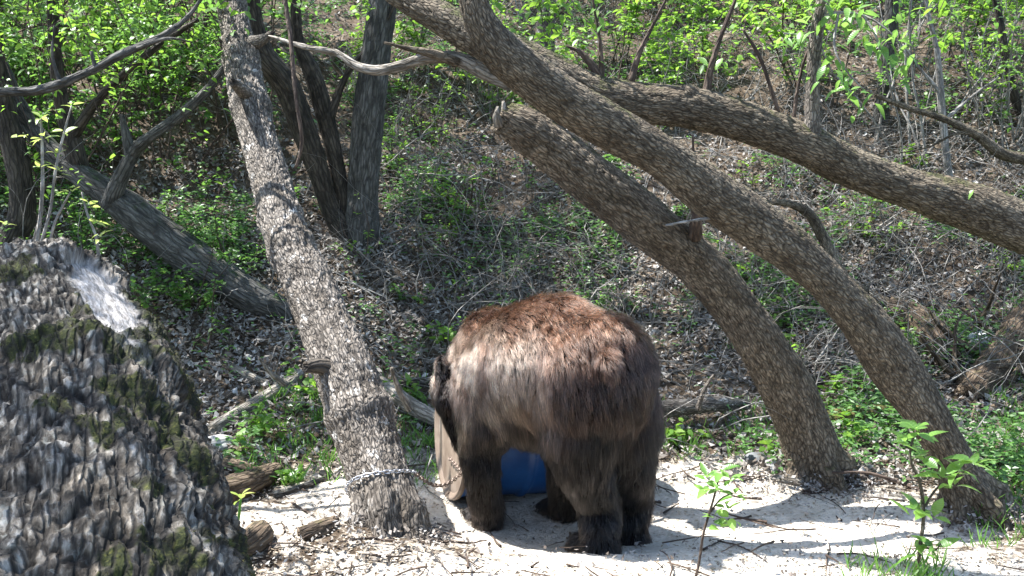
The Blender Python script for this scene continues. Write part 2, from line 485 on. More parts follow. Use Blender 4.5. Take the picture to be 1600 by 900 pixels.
def leaf_quads(P, D, U, size, aspect=0.5, kind='leaf'):
    """P base points, D directions, U up hints, size lengths -> folded leaf meshes"""
    n = len(P)
    D = norm(D); S = norm(np.cross(D, U)); Nn = np.cross(S, D)
    L = size[:, None]; W = L * (aspect if np.ndim(aspect) == 0 else aspect[:, None])
    if kind == 'leaf':       # base, left, tip, right : fold along the midrib
        V = np.stack([P, P + D * L * 0.42 + S * W * 0.5 + Nn * W * 0.16, P + D * L - Nn * L * 0.08, P + D * L * 0.42 - S * W * 0.5 + Nn * W * 0.16], 1)
        Fq = np.array([[0, 1, 2], [0, 2, 3]]); k = 4
    elif kind == 'leaf6':
        V = np.stack([P, P + D * L * 0.30 + S * W * 0.48 + Nn * W * 0.12, P + D * L * 0.68 + S * W * 0.34 + Nn * W * 0.04, P + D * L - Nn * L * 0.12,
                      P + D * L * 0.68 - S * W * 0.34 + Nn * W * 0.04, P + D * L * 0.30 - S * W * 0.48 + Nn * W * 0.12], 1)
        Fq = np.array([[0, 1, 5], [1, 2, 4], [1, 4, 5], [2, 3, 4]]); k = 6
    else:                    # curled scrap
        k_ = 0.12 if kind == 'flat' else 1.0
        c = rng.uniform(-0.5, 0.5, (n, 1)) * k_; e = rng.uniform(-0.4, 0.7, (n, 1)) * k_
        V = np.stack([P - D * L * 0.5 + Nn * L * c, P + S * W * 0.5 + Nn * L * e * 0.4, P + D * L * 0.5 + Nn * L * e, P - S * W * 0.5], 1)
        Fq = np.array([[0, 1, 2], [0, 2, 3]]); k = 4
    Q = (Fq[None] + (np.arange(n) * k)[:, None, None]).reshape(-1, 3)
    return V.reshape(-1, 3), Q

def tri_merge(parts):
    Vs, Qs, off = [], [], 0
    for V, Q in parts:
        Vs.append(V); Qs.append(Q + off); off += len(V)
    return np.vstack(Vs), np.vstack(Qs)

def ground_samples(n, x0=-250, x1=1850, y0=-260, y1=960, seed=0):
    r = np.random.default_rng(seed)
    p = hit(r.uniform(x0, x1, n), r.uniform(y0, y1, n))
    return p[(p[:, 1] < 15.5) & (p[:, 1] > 1.6)]

def near_tree(p):
    return np.zeros(len(p), bool)

def build_litter():
    p = np.vstack([ground_samples(115000, seed=1), ground_samples(60000, y0=230, y1=760, seed=2)])
    q = p * np.array([1, 1, 0])
    dens = 0.35 + 1.1 * (fbm(q * 1.4, 3, 31) - 0.3)
    sm = sand_mask(p[:, 0], p[:, 1])
    keep = rng.random(len(p)) < np.clip(dens, 0.15, 1) * (1 - 0.90 * sm)
    p = p[keep]
    for bx_, by_ in ((612, 838), (1272, 745), (1527, 797), (566, 375), (545, 375), (1250, 748), (1300, 742)):
        c = H(bx_, by_); k_ = 520
        a_ = rng.uniform(0, 6.28, k_); rr_ = 0.10 + 0.28 * rng.random(k_) ** 1.2
        q_ = np.stack([c[0] + rr_ * np.cos(a_), c[1] + rr_ * np.sin(a_), np.zeros(k_)], -1)
        q_[:, 2] = gz(q_[:, 0], q_[:, 1]) + rng.uniform(0, 1, k_) * 0.05 * sstep(0.36, 0.1, rr_)
        p = np.vstack([p, q_])
    n = len(p)
    D = rand_unit(n); D[:, 2] *= 0.35
    U = np.array([0, -0.35, 1.0]) + rng.normal(size=(n, 3)) * 0.45
    size = rng.uniform(0.015, 0.048, n) * np.where(p[:, 1] < 4.6, 0.48, 1.0)
    p[:, 2] += rng.uniform(0.0, 0.03, n)
    V, Q = leaf_quads(p, D, U, size, rng.uniform(0.35, 0.9, n), 'curl')
    tag(mk('leaf_litter', V, Q, M['litter'], smooth=False), 'brown and grey dry leaves covering the forest floor', 'leaf litter', kind='stuff')
    # splinters of pale wood and mulch on the bright ground
    p = ground_samples(110000, -100, 1750, 640, 1000, seed=3)
    sm = sand_mask(p[:, 0], p[:, 1])
    p = p[rng.random(len(p)) < 0.12 + 0.20 * sm]
    n = len(p)
    D = rand_unit(n); D[:, 2] *= 0.06
    U = np.array([0, 0, 1.0]) + rng.normal(size=(n, 3)) * 0.10
    p[:, 2] += rng.uniform(0.001, 0.006, n)
    V, Q = leaf_quads(p, D, U, rng.uniform(0.006, 0.026, n), rng.uniform(0.12, 0.5, n), 'flat')
    tag(mk('wood_chips', V, Q, M['chips'], smooth=False), 'pale wood chips and crumbs strewn on the bright sandy ground', 'wood chips', kind='stuff')
build_litter()

def thin_tubes(paths, radii, ns=3):
    """many thin twigs in one mesh; paths (n,k,3), radii (n,k)"""
    n, k, _ = paths.shape
    T = norm(np.gradient(paths, axis=1))
    ref = norm(np.stack([np.full((n, k), 0.31), np.full((n, k), 0.84), np.full((n, k), 0.21)], -1) + rng.normal(size=(n, 1, 3)) * 0.2)
    A = norm(np.cross(T, ref)); B = np.cross(T, A)
    th = np.linspace(0, 2 * np.pi, ns, endpoint=False)
    V = paths[:, :, None, :] + radii[:, :, None, None] * (A[:, :, None, :] * np.cos(th)[None, None, :, None] + B[:, :, None, :] * np.sin(th)[None, None, :, None])
    i = np.arange(k - 1)[:, None] * ns; j = np.arange(ns)[None, :]
    q = np.stack([i + j, i + (j + 1) % ns, i + ns + (j + 1) % ns, i + ns + j], -1).reshape(-1, 4)
    Q = (q[None] + (np.arange(n) * k * ns)[:, None, None]).reshape(-1, 4)
    s = np.concatenate([np.zeros((n, 1)), np.cumsum(np.linalg.norm(np.diff(paths, axis=1), axis=2), axis=1)], 1)
    co = np.stack([np.broadcast_to(np.cos(th)[None, None] * 0.01, (n, k, ns)) + rng.random((n, 1, 1)) * 5, np.broadcast_to(np.sin(th)[None, None] * 0.01, (n, k, ns)), np.broadcast_to(s[:, :, None], (n, k, ns))], -1)
    return V.reshape(-1, 3), Q, {'bark': co.reshape(-1, 3), 'crev': np.ones(V.size // 3)}

def walk(P0, D0, length, k, wob, sag=0.0):
    n = len(P0); P = np.zeros((n, k, 3)); P[:, 0] = P0; D = norm(D0)
    step = (length / (k - 1))[:, None]
    curl = rng.normal(size=(n, 3)) * wob * 0.5
    for i in range(1, k):
        D = norm(D + curl + rng.normal(size=(n, 3)) * wob + np.array([0, 0, -sag]))
        P[:, i] = P[:, i - 1] + D * step
    return P

def build_brush():
    # dead twigs, vines and canes tangled over the slope
    p = np.vstack([ground_samples(2600, 560, 1850, -220, 620, seed=5), ground_samples(700, -250, 1850, -200, 900, seed=6)])
    p = p[(p[:, 1] > 4.7)]
    n = len(p)
    D = rand_unit(n); D[:, 2] = np.abs(D[:, 2]) * 1.0
    L = rng.uniform(0.25, 1.3, n)
    W = walk(p + [0, 0, 0.01], D, L, 12, 0.22, 0.05)
    g = gz(W[..., 0], W[..., 1]); W[..., 2] = np.maximum(W[..., 2], g + 0.01)
    r = rng.uniform(0.0014, 0.0062, n)[:, None] * np.linspace(1, 0.3, 12)[None]
    pts = [thin_tubes(W, r)]
    # side twigs
    k = rng.integers(3, 10, n * 2); idx = np.repeat(np.arange(n), 2)
    P0 = W[idx, k]
    W2 = walk(P0, norm(W[idx, k] - W[idx, k - 1]) + rng.normal(size=(n * 2, 3)) * 0.7, rng.uniform(0.12, 0.5, n * 2), 8, 0.2, 0.02)
    W2[..., 2] = np.maximum(W2[..., 2], gz(W2[..., 0], W2[..., 1]) + 0.01)
    pts.append(thin_tubes(W2, r[idx, k][:, None] * 0.6 * np.linspace(1, 0.3, 8)[None]))
    V, Q, A = merge(pts)
    tag(mk('dead_brush', V, Q, M['twig'], A), 'tangle of thin dead grey twigs and canes over the slope', 'brush', kind='stuff')
    # lying sticks near the ground
    p = ground_samples(900, -250, 1850, 250, 960, seed=8)
    n = len(p); D = rand_unit(n); D[:, 2] *= 0.08
    L = rng.uniform(0.08, 0.6, n) * np.where(p[:, 1] < 4.6, 0.5, 1.0)
    W = walk(p, D, L, 7, 0.08)
    W[..., 2] = gz(W[..., 0], W[..., 1]) + rng.uniform(0.005, 0.03, n)[:, None]
    V, Q, A = thin_tubes(W, rng.uniform(0.0015, 0.006, n)[:, None] * np.linspace(1, 0.5, 7)[None], 4)
    tag(mk('fallen_sticks', V, Q, M['twig_brown'], A), 'small brown sticks lying about on the ground', 'sticks', kind='stuff')
build_brush()

def green_density(p):
    x, y = p[:, 0], p[:, 1]
    q = p * np.array([1, 1, 0])
    d = (fbm(q * 1.5, 4, 41) - 0.54) * 5.0
    d = d + 0.30 * sstep(-0.3, -1.8, x) * sstep(4.7, 5.3, y)       # lush on the left
    d = d - 0.6 * np.exp(-(((x + 0.25) / 0.55) ** 2 + ((y - 7.2) / 1.4) ** 2))   # bare shaded run of soil up the slope
    d = d + 0.35 * sstep(8, 10, y)
    return np.clip(d, 0.02, 1) * sstep(4.4, 5.2, y + 0.5 * (np.abs(x) > 1.9)) 

def build_ground_cover():
    p = ground_samples(42000, y0=-250, y1=830, seed=11)
    p = p[rng.random(len(p)) < green_density(p)]
    # each point is a sprig of a few leaves on its own height
    k = 6
    n = len(p) * k
    hgt = np.repeat(rng.uniform(0.015, 0.16, len(p)) * (0.5 + fbm(p * 0.8, 2, 3)), k)
    P = np.repeat(p, k, 0) + rng.normal(size=(n, 3)) * [0.028, 0.028, 0.02]
    P[:, 2] += hgt
    a = rng.uniform(0, 2 * np.pi, n)
    D = np.stack([np.cos(a), np.sin(a), rng.uniform(-0.25, 0.55, n)], -1)
    U = np.array([0, 0, 1.0]) + rng.normal(size=(n, 3)) * 0.35
    V, Q = leaf_quads(P, D, U, rng.uniform(0.018, 0.05, n), 0.55, 'leaf')
    tag(mk('ground_cover', V, Q, M['leaf_ground'], smooth=False), 'low green weeds carpeting the slope between dead leaves', 'ground cover', kind='stuff')
build_ground_cover()

def build_grass():
    p = np.vstack([ground_samples(420, 1530, 1900, 600, 860, seed=13), ground_samples(45, 1320, 1480, 880, 960, seed=14), ground_samples(220, 380, 700, 600, 760, seed=15), ground_samples(110, 1000, 1500, 640, 720, seed=16)])
    k = 7; n = len(p) * k
    P = np.repeat(p, k, 0) + rng.normal(size=(n, 3)) * [0.02, 0.02, 0]
    P[:, 2] = gz(P[:, 0], P[:, 1]) - 0.005
    a = rng.uniform(0, 2 * np.pi, n)
    D = np.stack([np.cos(a) * 0.55, np.sin(a) * 0.55, rng.uniform(0.5, 1.3, n)], -1)
    V, Q = leaf_quads(P, D, rand_unit(n), rng.uniform(0.04, 0.13, n), 0.06, 'leaf6')
    tag(mk('grass', V, Q, M['grass'], smooth=False), 'thin tufts of fresh green grass at the edge of the clearing', 'grass', kind='stuff')
build_grass()

# ------------------------------------------------------------------ trunks
def furrow(p, s, o=3, k=5.0):
    """0 along winding furrow lines, 1 on the ridges between them"""
    return np.clip(np.abs(2 * fbm(p, o, s) - 1) * k, 0, 1)

def bark_disp(depth, scale, stretch=0.22, lump=0.0, seed=0):
    def f(co, s, rad):
        q = co * np.array([1, 1, stretch * 0.7]) * scale
        w = np.stack([fbm(co * scale * 0.4 + k * 9.7, 2, seed + 9 + k) - 0.5 for k in range(3)], -1)
        q = q + w * 0.9
        e = furrow(q * 0.75, seed + 30, 3, 3.6)
        e2 = furrow(q * 1.9 * np.array([1, 1, 1.6]), seed + 40, 2, 4.0)
        d = (e - 0.6) * depth * 0.8 + (e2 - 0.6) * depth * 0.3
        d = d + (fbm(co * scale * 1.6 * np.array([1, 1, 0.5]), 3, seed + 5) - 0.5) * depth * 0.9
        if lump: d = d + (fbm(co * np.array([3, 3, 2.2]), 3, seed + 3) - 0.5) * lump
        return d, {'crev': np.clip(e * 0.75 + e2 * 0.25, 0, 1)}
    return f

def flare(fn, s0, amt, reach=0.10, lobes=5, ph=0.0):
    """adds root flare above the point s0 along the trunk"""
    def f(co, s, rad):
        d, e = fn(co, s, rad)
        th = np.arctan2(co[..., 1], co[..., 0])
        k = np.exp(-np.clip(co[..., 2] - s0, 0, 9) / reach)
        return d + amt * k * (0.55 + 0.75 * np.cos(lobes * th + ph + 2 * fbm(co * 3, 2, 5)) * k), e
    return f

def pxpath(rows):
    """rows (px, py, half width in px, distance) -> points and radii in metres"""
    P = np.array([at(r[0], r[1], r[3]) for r in rows]); R = np.array([r[2] / scale_at(p) for r, p in zip(rows, P)])
    return P, R

def trunk_mesh(name, rows, mat, parent, ns=48, step=0.012, disp=None, rough_end=0.0, seed=0, metric=None):
    P, R = pxpath(rows) if metric is None else metric
    V, Q, A = tube(P, R, ns, step, disp, True, rough_end, seed)
    return mk(name, V, Q, mat, A, parent=parent), P, R

def to_ground(rows, px, py, extra=0.15):
    """adds a root point under the ground at the picture point (px, py)"""
    g = H(px, py)
    return g

# unseen leaf clumps added above the frame as shade; TARGET -> up along the sun
SHADE_CLUMPS = []
def shade_at(targets, h0, h1, r, n_leaf, keepz=3.4):
    """clumps of leaves added to shade TARGETS, at heights h0..h1 above them towards the sun"""
    out = []
    for t in targets:
        h = rng.uniform(h0, h1)
        c = np.asarray(t) + SUN * (h / SUN[2])
        n = n_leaf
        d = rand_unit(n) * (rng.random((n, 1)) ** 0.45) * r * np.array([1, 1, 0.7])
        out.append(c + d)
    return np.vstack(out)

def shade_leaf_mesh(P, parent, size=(0.05, 0.10)):
    n = len(P)
    D = rand_unit(n); D[:, 2] -= 0.3
    U = np.array([0, 0, 1.0]) + rng.normal(size=(n, 3)) * 0.5
    V, Q = leaf_quads(P, D, U, rng.uniform(size[0], size[1], n), 0.6, 'leaf')
    return mk('crown', V, Q, M['leaf_shade_clump'], smooth=False, parent=parent)

# --- leaning grey-tan tree, left of the bear
g = H(615, 835)
A_rows = [(612, 845, 56, 3.72), (606, 800, 50, 3.76), (585, 720, 47, 3.9), (565, 660, 48, 4.0), (546, 600, 46, 4.1), (505, 500, 38, 4.35), (480, 440, 35, 4.5), (460, 400, 33, 4.6),
          (440, 345, 33, 4.75), (428, 300, 31, 4.9), (400, 200, 29, 5.2), (378, 100, 26, 5.6), (361, 0, 23, 5.9), (348, -90, 22, 6.3)]
treeA = empty('leaning_tree', g, 'pale rough-barked tree leaning left, its foot wrapped with a chain', 'tree')
P, R = pxpath(A_rows)
root = np.array([P[0][0] + 0.01, P[0][1], g[2] - 0.15])
top = [np.array([-2.5, 8.0, 5.2]), np.array([-2.8, 9.2, 7.5])]
PA = np.vstack([root, P, top]); RA = np.concatenate([[R[0] * 1.5], R, [0.07, 0.03]])
def dA(co, s, rad):
    d, e = bark_disp(0.011, 84, 0.34, 0.03, 1)(co, s, rad)
    # swollen collars and old branch scars
    for c, w, a in ((0.62, 0.05, 0.016), (1.55, 0.05, 0.014), (1.75, 0.035, 0.010), (2.55, 0.05, 0.012), (2.95, 0.04, 0.014)):
        d = d + a * np.exp(-((co[..., 2] - c) / w) ** 2) * (0.6 + 0.8 * fbm(co * 14, 3, 8))
    return d, e
V, Q, Aa = tube(PA, RA, 116, 0.008, flare(dA, 0.2, 0.028, 0.10, 6))
mk('trunk', V, Q, M['bark_tan'], Aa, parent=treeA)

def limb(parent, rows, mat, name='branch', ns=14, step=0.015, depth=0.004, scale=60, rough_end=0.0, seed=3, metric=None):
    P, R = pxpath(rows) if metric is None else metric
    V, Q, A = tube(P, R, ns, step, bark_disp(depth, scale, 0.25, depth * 2, seed), True, rough_end, seed)
    return mk(name, V, Q, mat, A, parent=parent)
limb(treeA, [(392, 152, 12, 5.3), (372, 135, 9, 5.15), (364, 128, 6, 5.05)], M['bark_tan'], 'branch_stub', rough_end=0.02)
limb(treeA, [(380, 70, 12, 5.7), (410, 62, 8, 5.6), (425, 52, 4, 5.55)], M['bark_tan'], 'branch_stub', rough_end=0.02)
limb(treeA, [(545, 600, 16, 4.1), (500, 572, 12, 4.05), (478, 573, 9, 4.0)], M['bark_dark'], 'branch_stub', rough_end=0.02)

# --- broken snag on the right
g = H(1272, 742)
B_rows = [(1272, 738, 40, g[1]), (1262, 690, 37, g[1]), (1240, 630, 37, g[1] - 0.02), (1203, 560, 39, g[1] - 0.06), (1150, 482, 39, g[1] - 0.10), (1085, 408, 37, g[1] - 0.15), (1010, 348, 37, 4.45), (930, 285, 37, 4.42), (860, 230, 36, 4.4), (815, 200, 33, 4.38), (783, 182, 26, 4.38)]
treeB = empty('broken_tree', g, 'brown leaning trunk snapped off at its upper left end', 'tree')
P, R = pxpath(B_rows)
PB = np.vstack([[P[0][0] + 0.03, P[0][1], g[2] - 0.15], P]); RB = np.concatenate([[R[0] * 1.45], R])
V, Q, Aa = tube(PB, RB, 100, 0.009, flare(bark_disp(0.007, 105, 0.42, 0.05, 2), 0.2, 0.06), True, 0.05, 2)
mk('trunk', V, Q, M['bark_brown'], Aa, parent=treeB)
for rows in ([(800, 200, 12, 4.36), (790, 180, 7, 4.34), (786, 158, 1.5, 4.33)], [(780, 195, 8, 4.33), (776, 180, 5, 4.3), (778, 166, 1, 4.3)], [(806, 196, 9, 4.42), (806, 178, 5, 4.42), (800, 166, 1, 4.42)]):
    limb(treeB, rows, M['deadwood'], 'splinter', 8, 0.008, 0.003)
limb(treeB, [(1085, 370, 12, 4.45), (1088, 345, 8, 4.4), (1086, 300, 4, 4.4), (1082, 210, 2.5, 4.4)], M['twig_brown'], 'branch', 8)

# --- middle arching trunk
g = H(1527, 795)
C_rows = [(1524, 796, 35, g[1]), (1503, 745, 31, g[1]), (1460, 668, 32, g[1] - 0.02), (1400, 575, 35, 4.2), (1333, 485, 36, 4.15), (1268, 418, 35, 4.12), (1190, 357, 35, 4.1), (1110, 302, 35, 4.05), (1035, 245, 35, 4.0), (955, 200, 36, 3.97), (885, 158, 37, 3.93), (825, 115, 37, 3.9), (782, 78, 34, 3.88), (752, 35, 27, 3.87), (738, -15, 23, 3.87), (732, -80, 21, 3.88)]
treeC = empty('arching_tree', g, 'brown trunk arching from lower right, bending upright at the top left', 'tree')
P, R = pxpath(C_rows)
PC = np.vstack([[P[0][0] + 0.03, P[0][1], g[2] - 0.15], P, [[-0.2, 3.9, 3.4]], [[-0.35, 4.1, 5.0]], [[-0.3, 4.3, 7.0]]]); RC = np.concatenate([[R[0] * 1.4], R, [0.05, 0.04, 0.02]])
V, Q, Aa = tube(PC, RC, 90, 0.010, flare(bark_disp(0.006, 110, 0.42, 0.045, 3), 0.2, 0.055), True)
mk('trunk', V, Q, M['bark_brown2'], Aa, parent=treeC)
limb(treeC, [(1190, 345, 8, 4.2), (1150, 338, 4, 4.1), (1100, 342, 3, 4.0), (1040, 352, 1.5, 3.9)], M['twig'], 'branch', 6)

# --- upper limb coming in from the right edge
D_rows = [(1700, 388, 40, 4.62), (1600, 357, 37, 4.6), (1500, 318, 35, 4.58), (1400, 288, 31, 4.55), (1320, 258, 30, 4.53), (1260, 228, 31, 4.5), (1200, 203, 31, 4.5), (1130, 180, 31, 4.5), (1060, 166, 32, 4.5), (985, 160, 34, 4.5), (925, 145, 33, 4.5), (865, 115, 29, 4.5), (795, 82, 25, 4.5), (725, 48, 22, 4.55), (665, 15, 19, 4.6), (600, -25, 16, 4.7)]
P, R = pxpath(D_rows)
gx, gy = 3.6, 4.9
gD = np.array([gx, gy, float(gz(gx, gy))])
treeD = empty('overhanging_tree', gD, 'long brown limb reaching in from the right edge, highest of the three leaning trunks', 'tree')
PD = np.vstack([[gD + [0.02, 0, -0.15]], [gD + [-0.15, -0.05, 0.5]], P, [[-1.5, 5.2, 3.3]], [[-2.2, 5.8, 4.3]]]); RD = np.concatenate([[0.22, 0.15], R, [0.03, 0.015]])
def dD(co, s, rad):
    d, e = bark_disp(0.007, 100, 0.40, 0.05, 4)(co, s, rad)
    return d, e
V, Q, Aa = tube(PD, RD, 90, 0.011, dD)
mk('trunk', V, Q, M['bark_brown2'], Aa, parent=treeD)
limb(treeD, [(1266, 228, 22, 4.48), (1268, 205, 14, 4.47), (1270, 140, 11, 4.47), (1275, 60, 10.5, 4.47), (1285, 0, 9.5, 4.47), (1290, -80, 8, 4.5), (1290, -200, 5, 4.5)], M['bark_tan'], 'upright_shoot', 16)
limb(treeD, [(1085, 160, 20, 4.5), (1074, 148, 17, 4.47), (1066, 141, 9, 4.45)], M['bark_brown2'], 'knot', 16, rough_end=0.01)
limb(treeD, [(800, 128, 15, 4.55), (760, 112, 14, 4.56), (705, 90, 11, 4.58), (660, 92, 9, 4.6), (620, 105, 8.5, 4.6), (585, 110, 8, 4.6), (555, 102, 7, 4.62), (530, 85, 5, 4.65), (480, 74, 3.5, 4.7), (420, 56, 2, 4.8)], M['deadwood'], 'branch', 14)
limb(treeD, [(715, 98, 7, 4.55), (680, 85, 7, 4.5), (640, 76, 5, 4.47), (600, 66, 2, 4.45)], M['bark_brown'], 'branch', 10)
# upright twigs that stand on the two upper limbs
for rows in ([(1103, 150, 7, 4.5), (1110, 110, 5, 4.5), (1125, 60, 4, 4.5), (1150, -5, 3, 4.5), (1160, -60, 2, 4.5)],
             [(985, 130, 6, 4.5), (1000, 80, 4, 4.5), (1020, 40, 3, 4.5), (1045, -10, 2, 4.5)],
             [(940, 128, 8, 4.5), (920, 95, 6, 4.5), (905, 80, 4, 4.5), (885, 72, 2, 4.5)],
             [(940, 125, 5, 4.5), (938, 70, 3, 4.5), (928, 10, 2, 4.5), (920, -40, 1.5, 4.5)],
             [(1222, 195, 3, 4.5), (1205, 140, 3, 4.5), (1185, 85, 3, 4.5), (1160, 45, 2, 4.5)],
             [(1238, 205, 3, 4.5), (1248, 130, 2.5, 4.5), (1262, 80, 2, 4.5), (1290, 40, 1.5, 4.5)]):
    limb(treeD, rows, M['twig_brown'], 'twig', 7, 0.02, 0.001)

# ------------------------------------------------------------------ big old stump/log in the left foreground
S_rows = [(112, 1100, 318, 1.87), (112, 990, 282, 2.02), (112, 880, 248, 2.2), (112, 780, 220, 2.4), (110, 692, 192, 2.62), (100, 620, 172, 2.82), (80, 558, 150, 3.0), (62, 506, 128, 3.2)]
P, R = pxpath(S_rows)
base = np.array([P[0][0], 1.0, float(gz(P[0][0], 1.0))])
stump = empty('old_leaning_log', base, 'huge dark furrowed log with moss and a bare silvery patch, filling the lower left', 'log')
PS = np.vstack([[P[0][0] - 0.02, 0.45, -0.18], [P[0][0] - 0.01, 1.1, 0.09], P, [P[-1] + [-0.03, 0.1, 0.035]]]); RS = np.concatenate([[0.46, 0.44], R, [R[-1] * 0.86]])
def dS(co, s, rad):
    q0 = co * np.array([1, 1, 0.32])
    w = np.stack([fbm(co * 9 + k * 13.3, 3, 60 + k) - 0.5 for k in range(3)], -1) * 0.05
    e = furrow((q0 + w) * 20, 51, 4, 3.0)
    e2 = furrow((q0 * [1, 1, 1.6] + w * 0.5) * 46, 61, 3, 3.0)
    e3 = furrow(co * 95, 65, 2, 3.0)
    d = (e - 0.6) * 0.016 + (e2 - 0.6) * 0.007 + (e3 - 0.6) * 0.005
    d = d + (fbm(co * [26, 26, 8], 4, 71) - 0.5) * 0.036 + (fbm(co * [52, 52, 20], 3, 73) - 0.5) * 0.018 + (fbm(co * [75, 75, 45], 3, 72) - 0.5) * 0.016
    d = d + (fbm(co * np.array([4.5, 4.5, 3.5]), 3, 81) - 0.5) * 0.11
    # bare patch on the upper right flank, where the bark has fallen off
    up = rad[..., 2]; rt = rad[..., 0]
    sL = s[-1]
    c = np.exp(-(((co[..., 2] - (sL - 0.50)) / 0.36) ** 2 + ((rt - 0.50) / 0.21) ** 2 + ((up - 0.80) / 0.55) ** 2))
    bare = sstep(0.30, 0.55, c + (fbm(co * 13, 4, 91) - 0.5) * 0.9)
    d = d * (1 - bare) + bare * (-0.013 + (furrow(co * np.array([34, 34, 6]), 95, 3, 3.0) - 0.5) * 0.006 + (fbm(co * 60, 3, 96) - 0.5) * 0.008)
    # ragged collar half way up
    d = d + 0.03 * np.exp(-((co[..., 2] - (sL - 0.85)) / 0.06) ** 2) * (0.3 + fbm(co * 8, 3, 97))
    moss = sstep(0.50, 0.60, fbm(co * 5.5 + 11, 5, 123) + 0.05 * np.exp(-((rt - 0.75) / 0.4) ** 2)) * (1 - bare)
    d = d + moss * 0.004
    return d, {'crev': np.maximum(np.clip(e * 0.55 + e2 * 0.45, 0, 1), bare), 'bare': bare, 'moss': moss}
V, Q, Aa = tube(PS, RS, 300, 0.007, dS, True, 0.05, 5)
Aa_moss = True
def stump_mat():
    m, t = nmat('old_log_bark'); N = NT(t)
    co = N.attr('bark').outputs['Vector']; cre = N.attr('crev').outputs['Fac']; bare = N.attr('bare').outputs['Fac']
    lo = N.vmap(co, (1, 1, 0.35))
    f = N.noise(lo, 55, 7, 0.7, 0.4)
    col = N.ramp(f, [(0.34, (0.040, 0.034, 0.027)), (0.5, (0.16, 0.142, 0.118)), (0.66, (0.42, 0.40, 0.36))])
    col = N.mix(N.ramp(cre, [(0.1, (1, 1, 1)), (0.6, (0, 0, 0))]), col, (0.014, 0.011, 0.008))
    wm = N.noise(co, 3.0, 5, 0.6)
    col = N.mix(N.ramp(wm, [(0.42, (0, 0, 0)), (0.66, (0.8, 0.8, 0.8))]), col, N.mix(1.0, col, (0.62, 0.50, 0.36), 'MULTIPLY'))
    lic = N.ramp(N.noise(co, 24, 5, 0.7), [(0.56, (0, 0, 0)), (0.66, (1, 1, 1))])
    col = N.mix(N.math('MULTIPLY', lic, 0.6), col, (0.30, 0.31, 0.28))
    mo = N.attr('moss').outputs['Fac']
    mcol = N.ramp(N.noise(co, 150, 3), [(0.35, (0.012, 0.016, 0.005)), (0.6, (0.05, 0.055, 0.014)), (0.75, (0.13, 0.12, 0.03))])
    col = N.mix(N.ramp(N.math('ADD', mo, N.math('MULTIPLY', N.math('SUBTRACT', f, 0.5), 1.2)), [(0.35, (0, 0, 0)), (0.65, (1, 1, 1))]), col, mcol)
    ft = N.noise(N.vmap(co, (1, 1, 0.22)), 120, 8, 0.75)
    bw = N.ramp(ft, [(0.34, (0.08, 0.07, 0.06)), (0.5, (0.28, 0.262, 0.245)), (0.68, (0.55, 0.53, 0.51))])
    col = N.mix(bare, col, bw)
    ck = N.mix(bare, N.cracks(co, 48, 0.22), (1, 1, 1))
    col = N.mix(N.math('MULTIPLY', N.math('SUBTRACT', 1.0, ck), 0.8), col, (0.012, 0.010, 0.008))
    h = N.math('ADD', f, N.math('MULTIPLY', N.noise(co, 220, 4, 0.65), 0.4))
    h = N.math('ADD', h, N.math('MULTIPLY', ck, 1.2))
    N.out(N.pbsdf(col, 0.85, N.bump(h, 1.0, 0.008), 0.25).outputs[0]); return m
mk('trunk', V, Q, stump_mat(), Aa, parent=stump)
# moss cushion tufts on the log's right shoulder
sel = np.where((rng.random(len(V)) < 0.5))[0]
nv = len(V)
cc = V.mean(0)
co = Aa['bark']
mm = Aa['moss']
axisx = V[:, 0]
sel = sel[(mm[sel] > 0.50)]
sel = sel[rng.random(len(sel)) < 0.6]
Pm = V[sel] + rng.normal(size=(len(sel), 3)) * 0.004
Nm = norm(V[sel] - np.stack([np.interp(V[sel, 1], PS[:, 1], PS[:, 0]), V[sel, 1], np.interp(V[sel, 1], PS[:, 1], PS[:, 2])], -1))
Vm, Qm = leaf_quads(Pm, Nm + rng.normal(size=Nm.shape) * 0.7, rand_unit(len(sel)), rng.uniform(0.004, 0.010, len(sel)), 0.35, 'leaf')
M['moss'] = litter_mat('moss_tufts', [(0, (0.022, 0.028, 0.008)), (0.6, (0.045, 0.05, 0.012)), (1, (0.11, 0.10, 0.025))])
tag(mk('moss', Vm, Qm, M['moss'], smooth=False, parent=stump), kind='stuff')

# ------------------------------------------------------------------ trees standing on the slope
def slope_tree(name, rows, mat, label, group=None, ns=24, depth=0.008, scale=36, top=None):
    g = H(rows[0][0], rows[0][1])
    d0 = g[1]
    rr = [(a, b, c, d0 + dd) for a, b, c, dd in rows]
    P, R = pxpath(rr)
    e = empty(name, g, label, 'tree', group)
    PP = np.vstack([[g + [0, 0.02, -0.15]], P]); RR = np.concatenate([[R[0] * 1.3], R])
    if top is not None:
        PP = np.vstack([PP, PP[-1] + top]); RR = np.append(RR, RR[-1] * 0.5)
    V, Q, A = tube(PP, RR, ns, 0.025, bark_disp(depth, scale, 0.22, depth * 1.5, 7), True)
    mk('trunk', V, Q, mat, A, parent=e)
    return e, d0
tG, dG = slope_tree('grey_tree', [(566, 372, 30, 0), (566, 330, 25, 0), (570, 250, 24, 0), (578, 160, 24, 0), (588, 80, 23, 0.05), (598, 0, 22, 0.1), (603, -60, 21, 0.1)], M['bark_grey'],
                    'straight grey trunk standing behind the twisted stems on the slope', top=[0.1, 0.2, 3.0], ns=40)
tH, dH = slope_tree('twisted_tree', [(545, 372, 26, 0), (520, 330, 17, 0), (495, 260, 17, -0.05), (470, 190, 19, -0.1), (445, 130, 20, -0.15), (410, 85, 19, -0.2), (395, 30, 15, -0.2), (390, -40, 13, -0.2)], M['bark_dark'],
                    'dark twisted two-stemmed tree just right of the leaning pale trunk', ns=28, top=[-0.1, 0.1, 2.0])
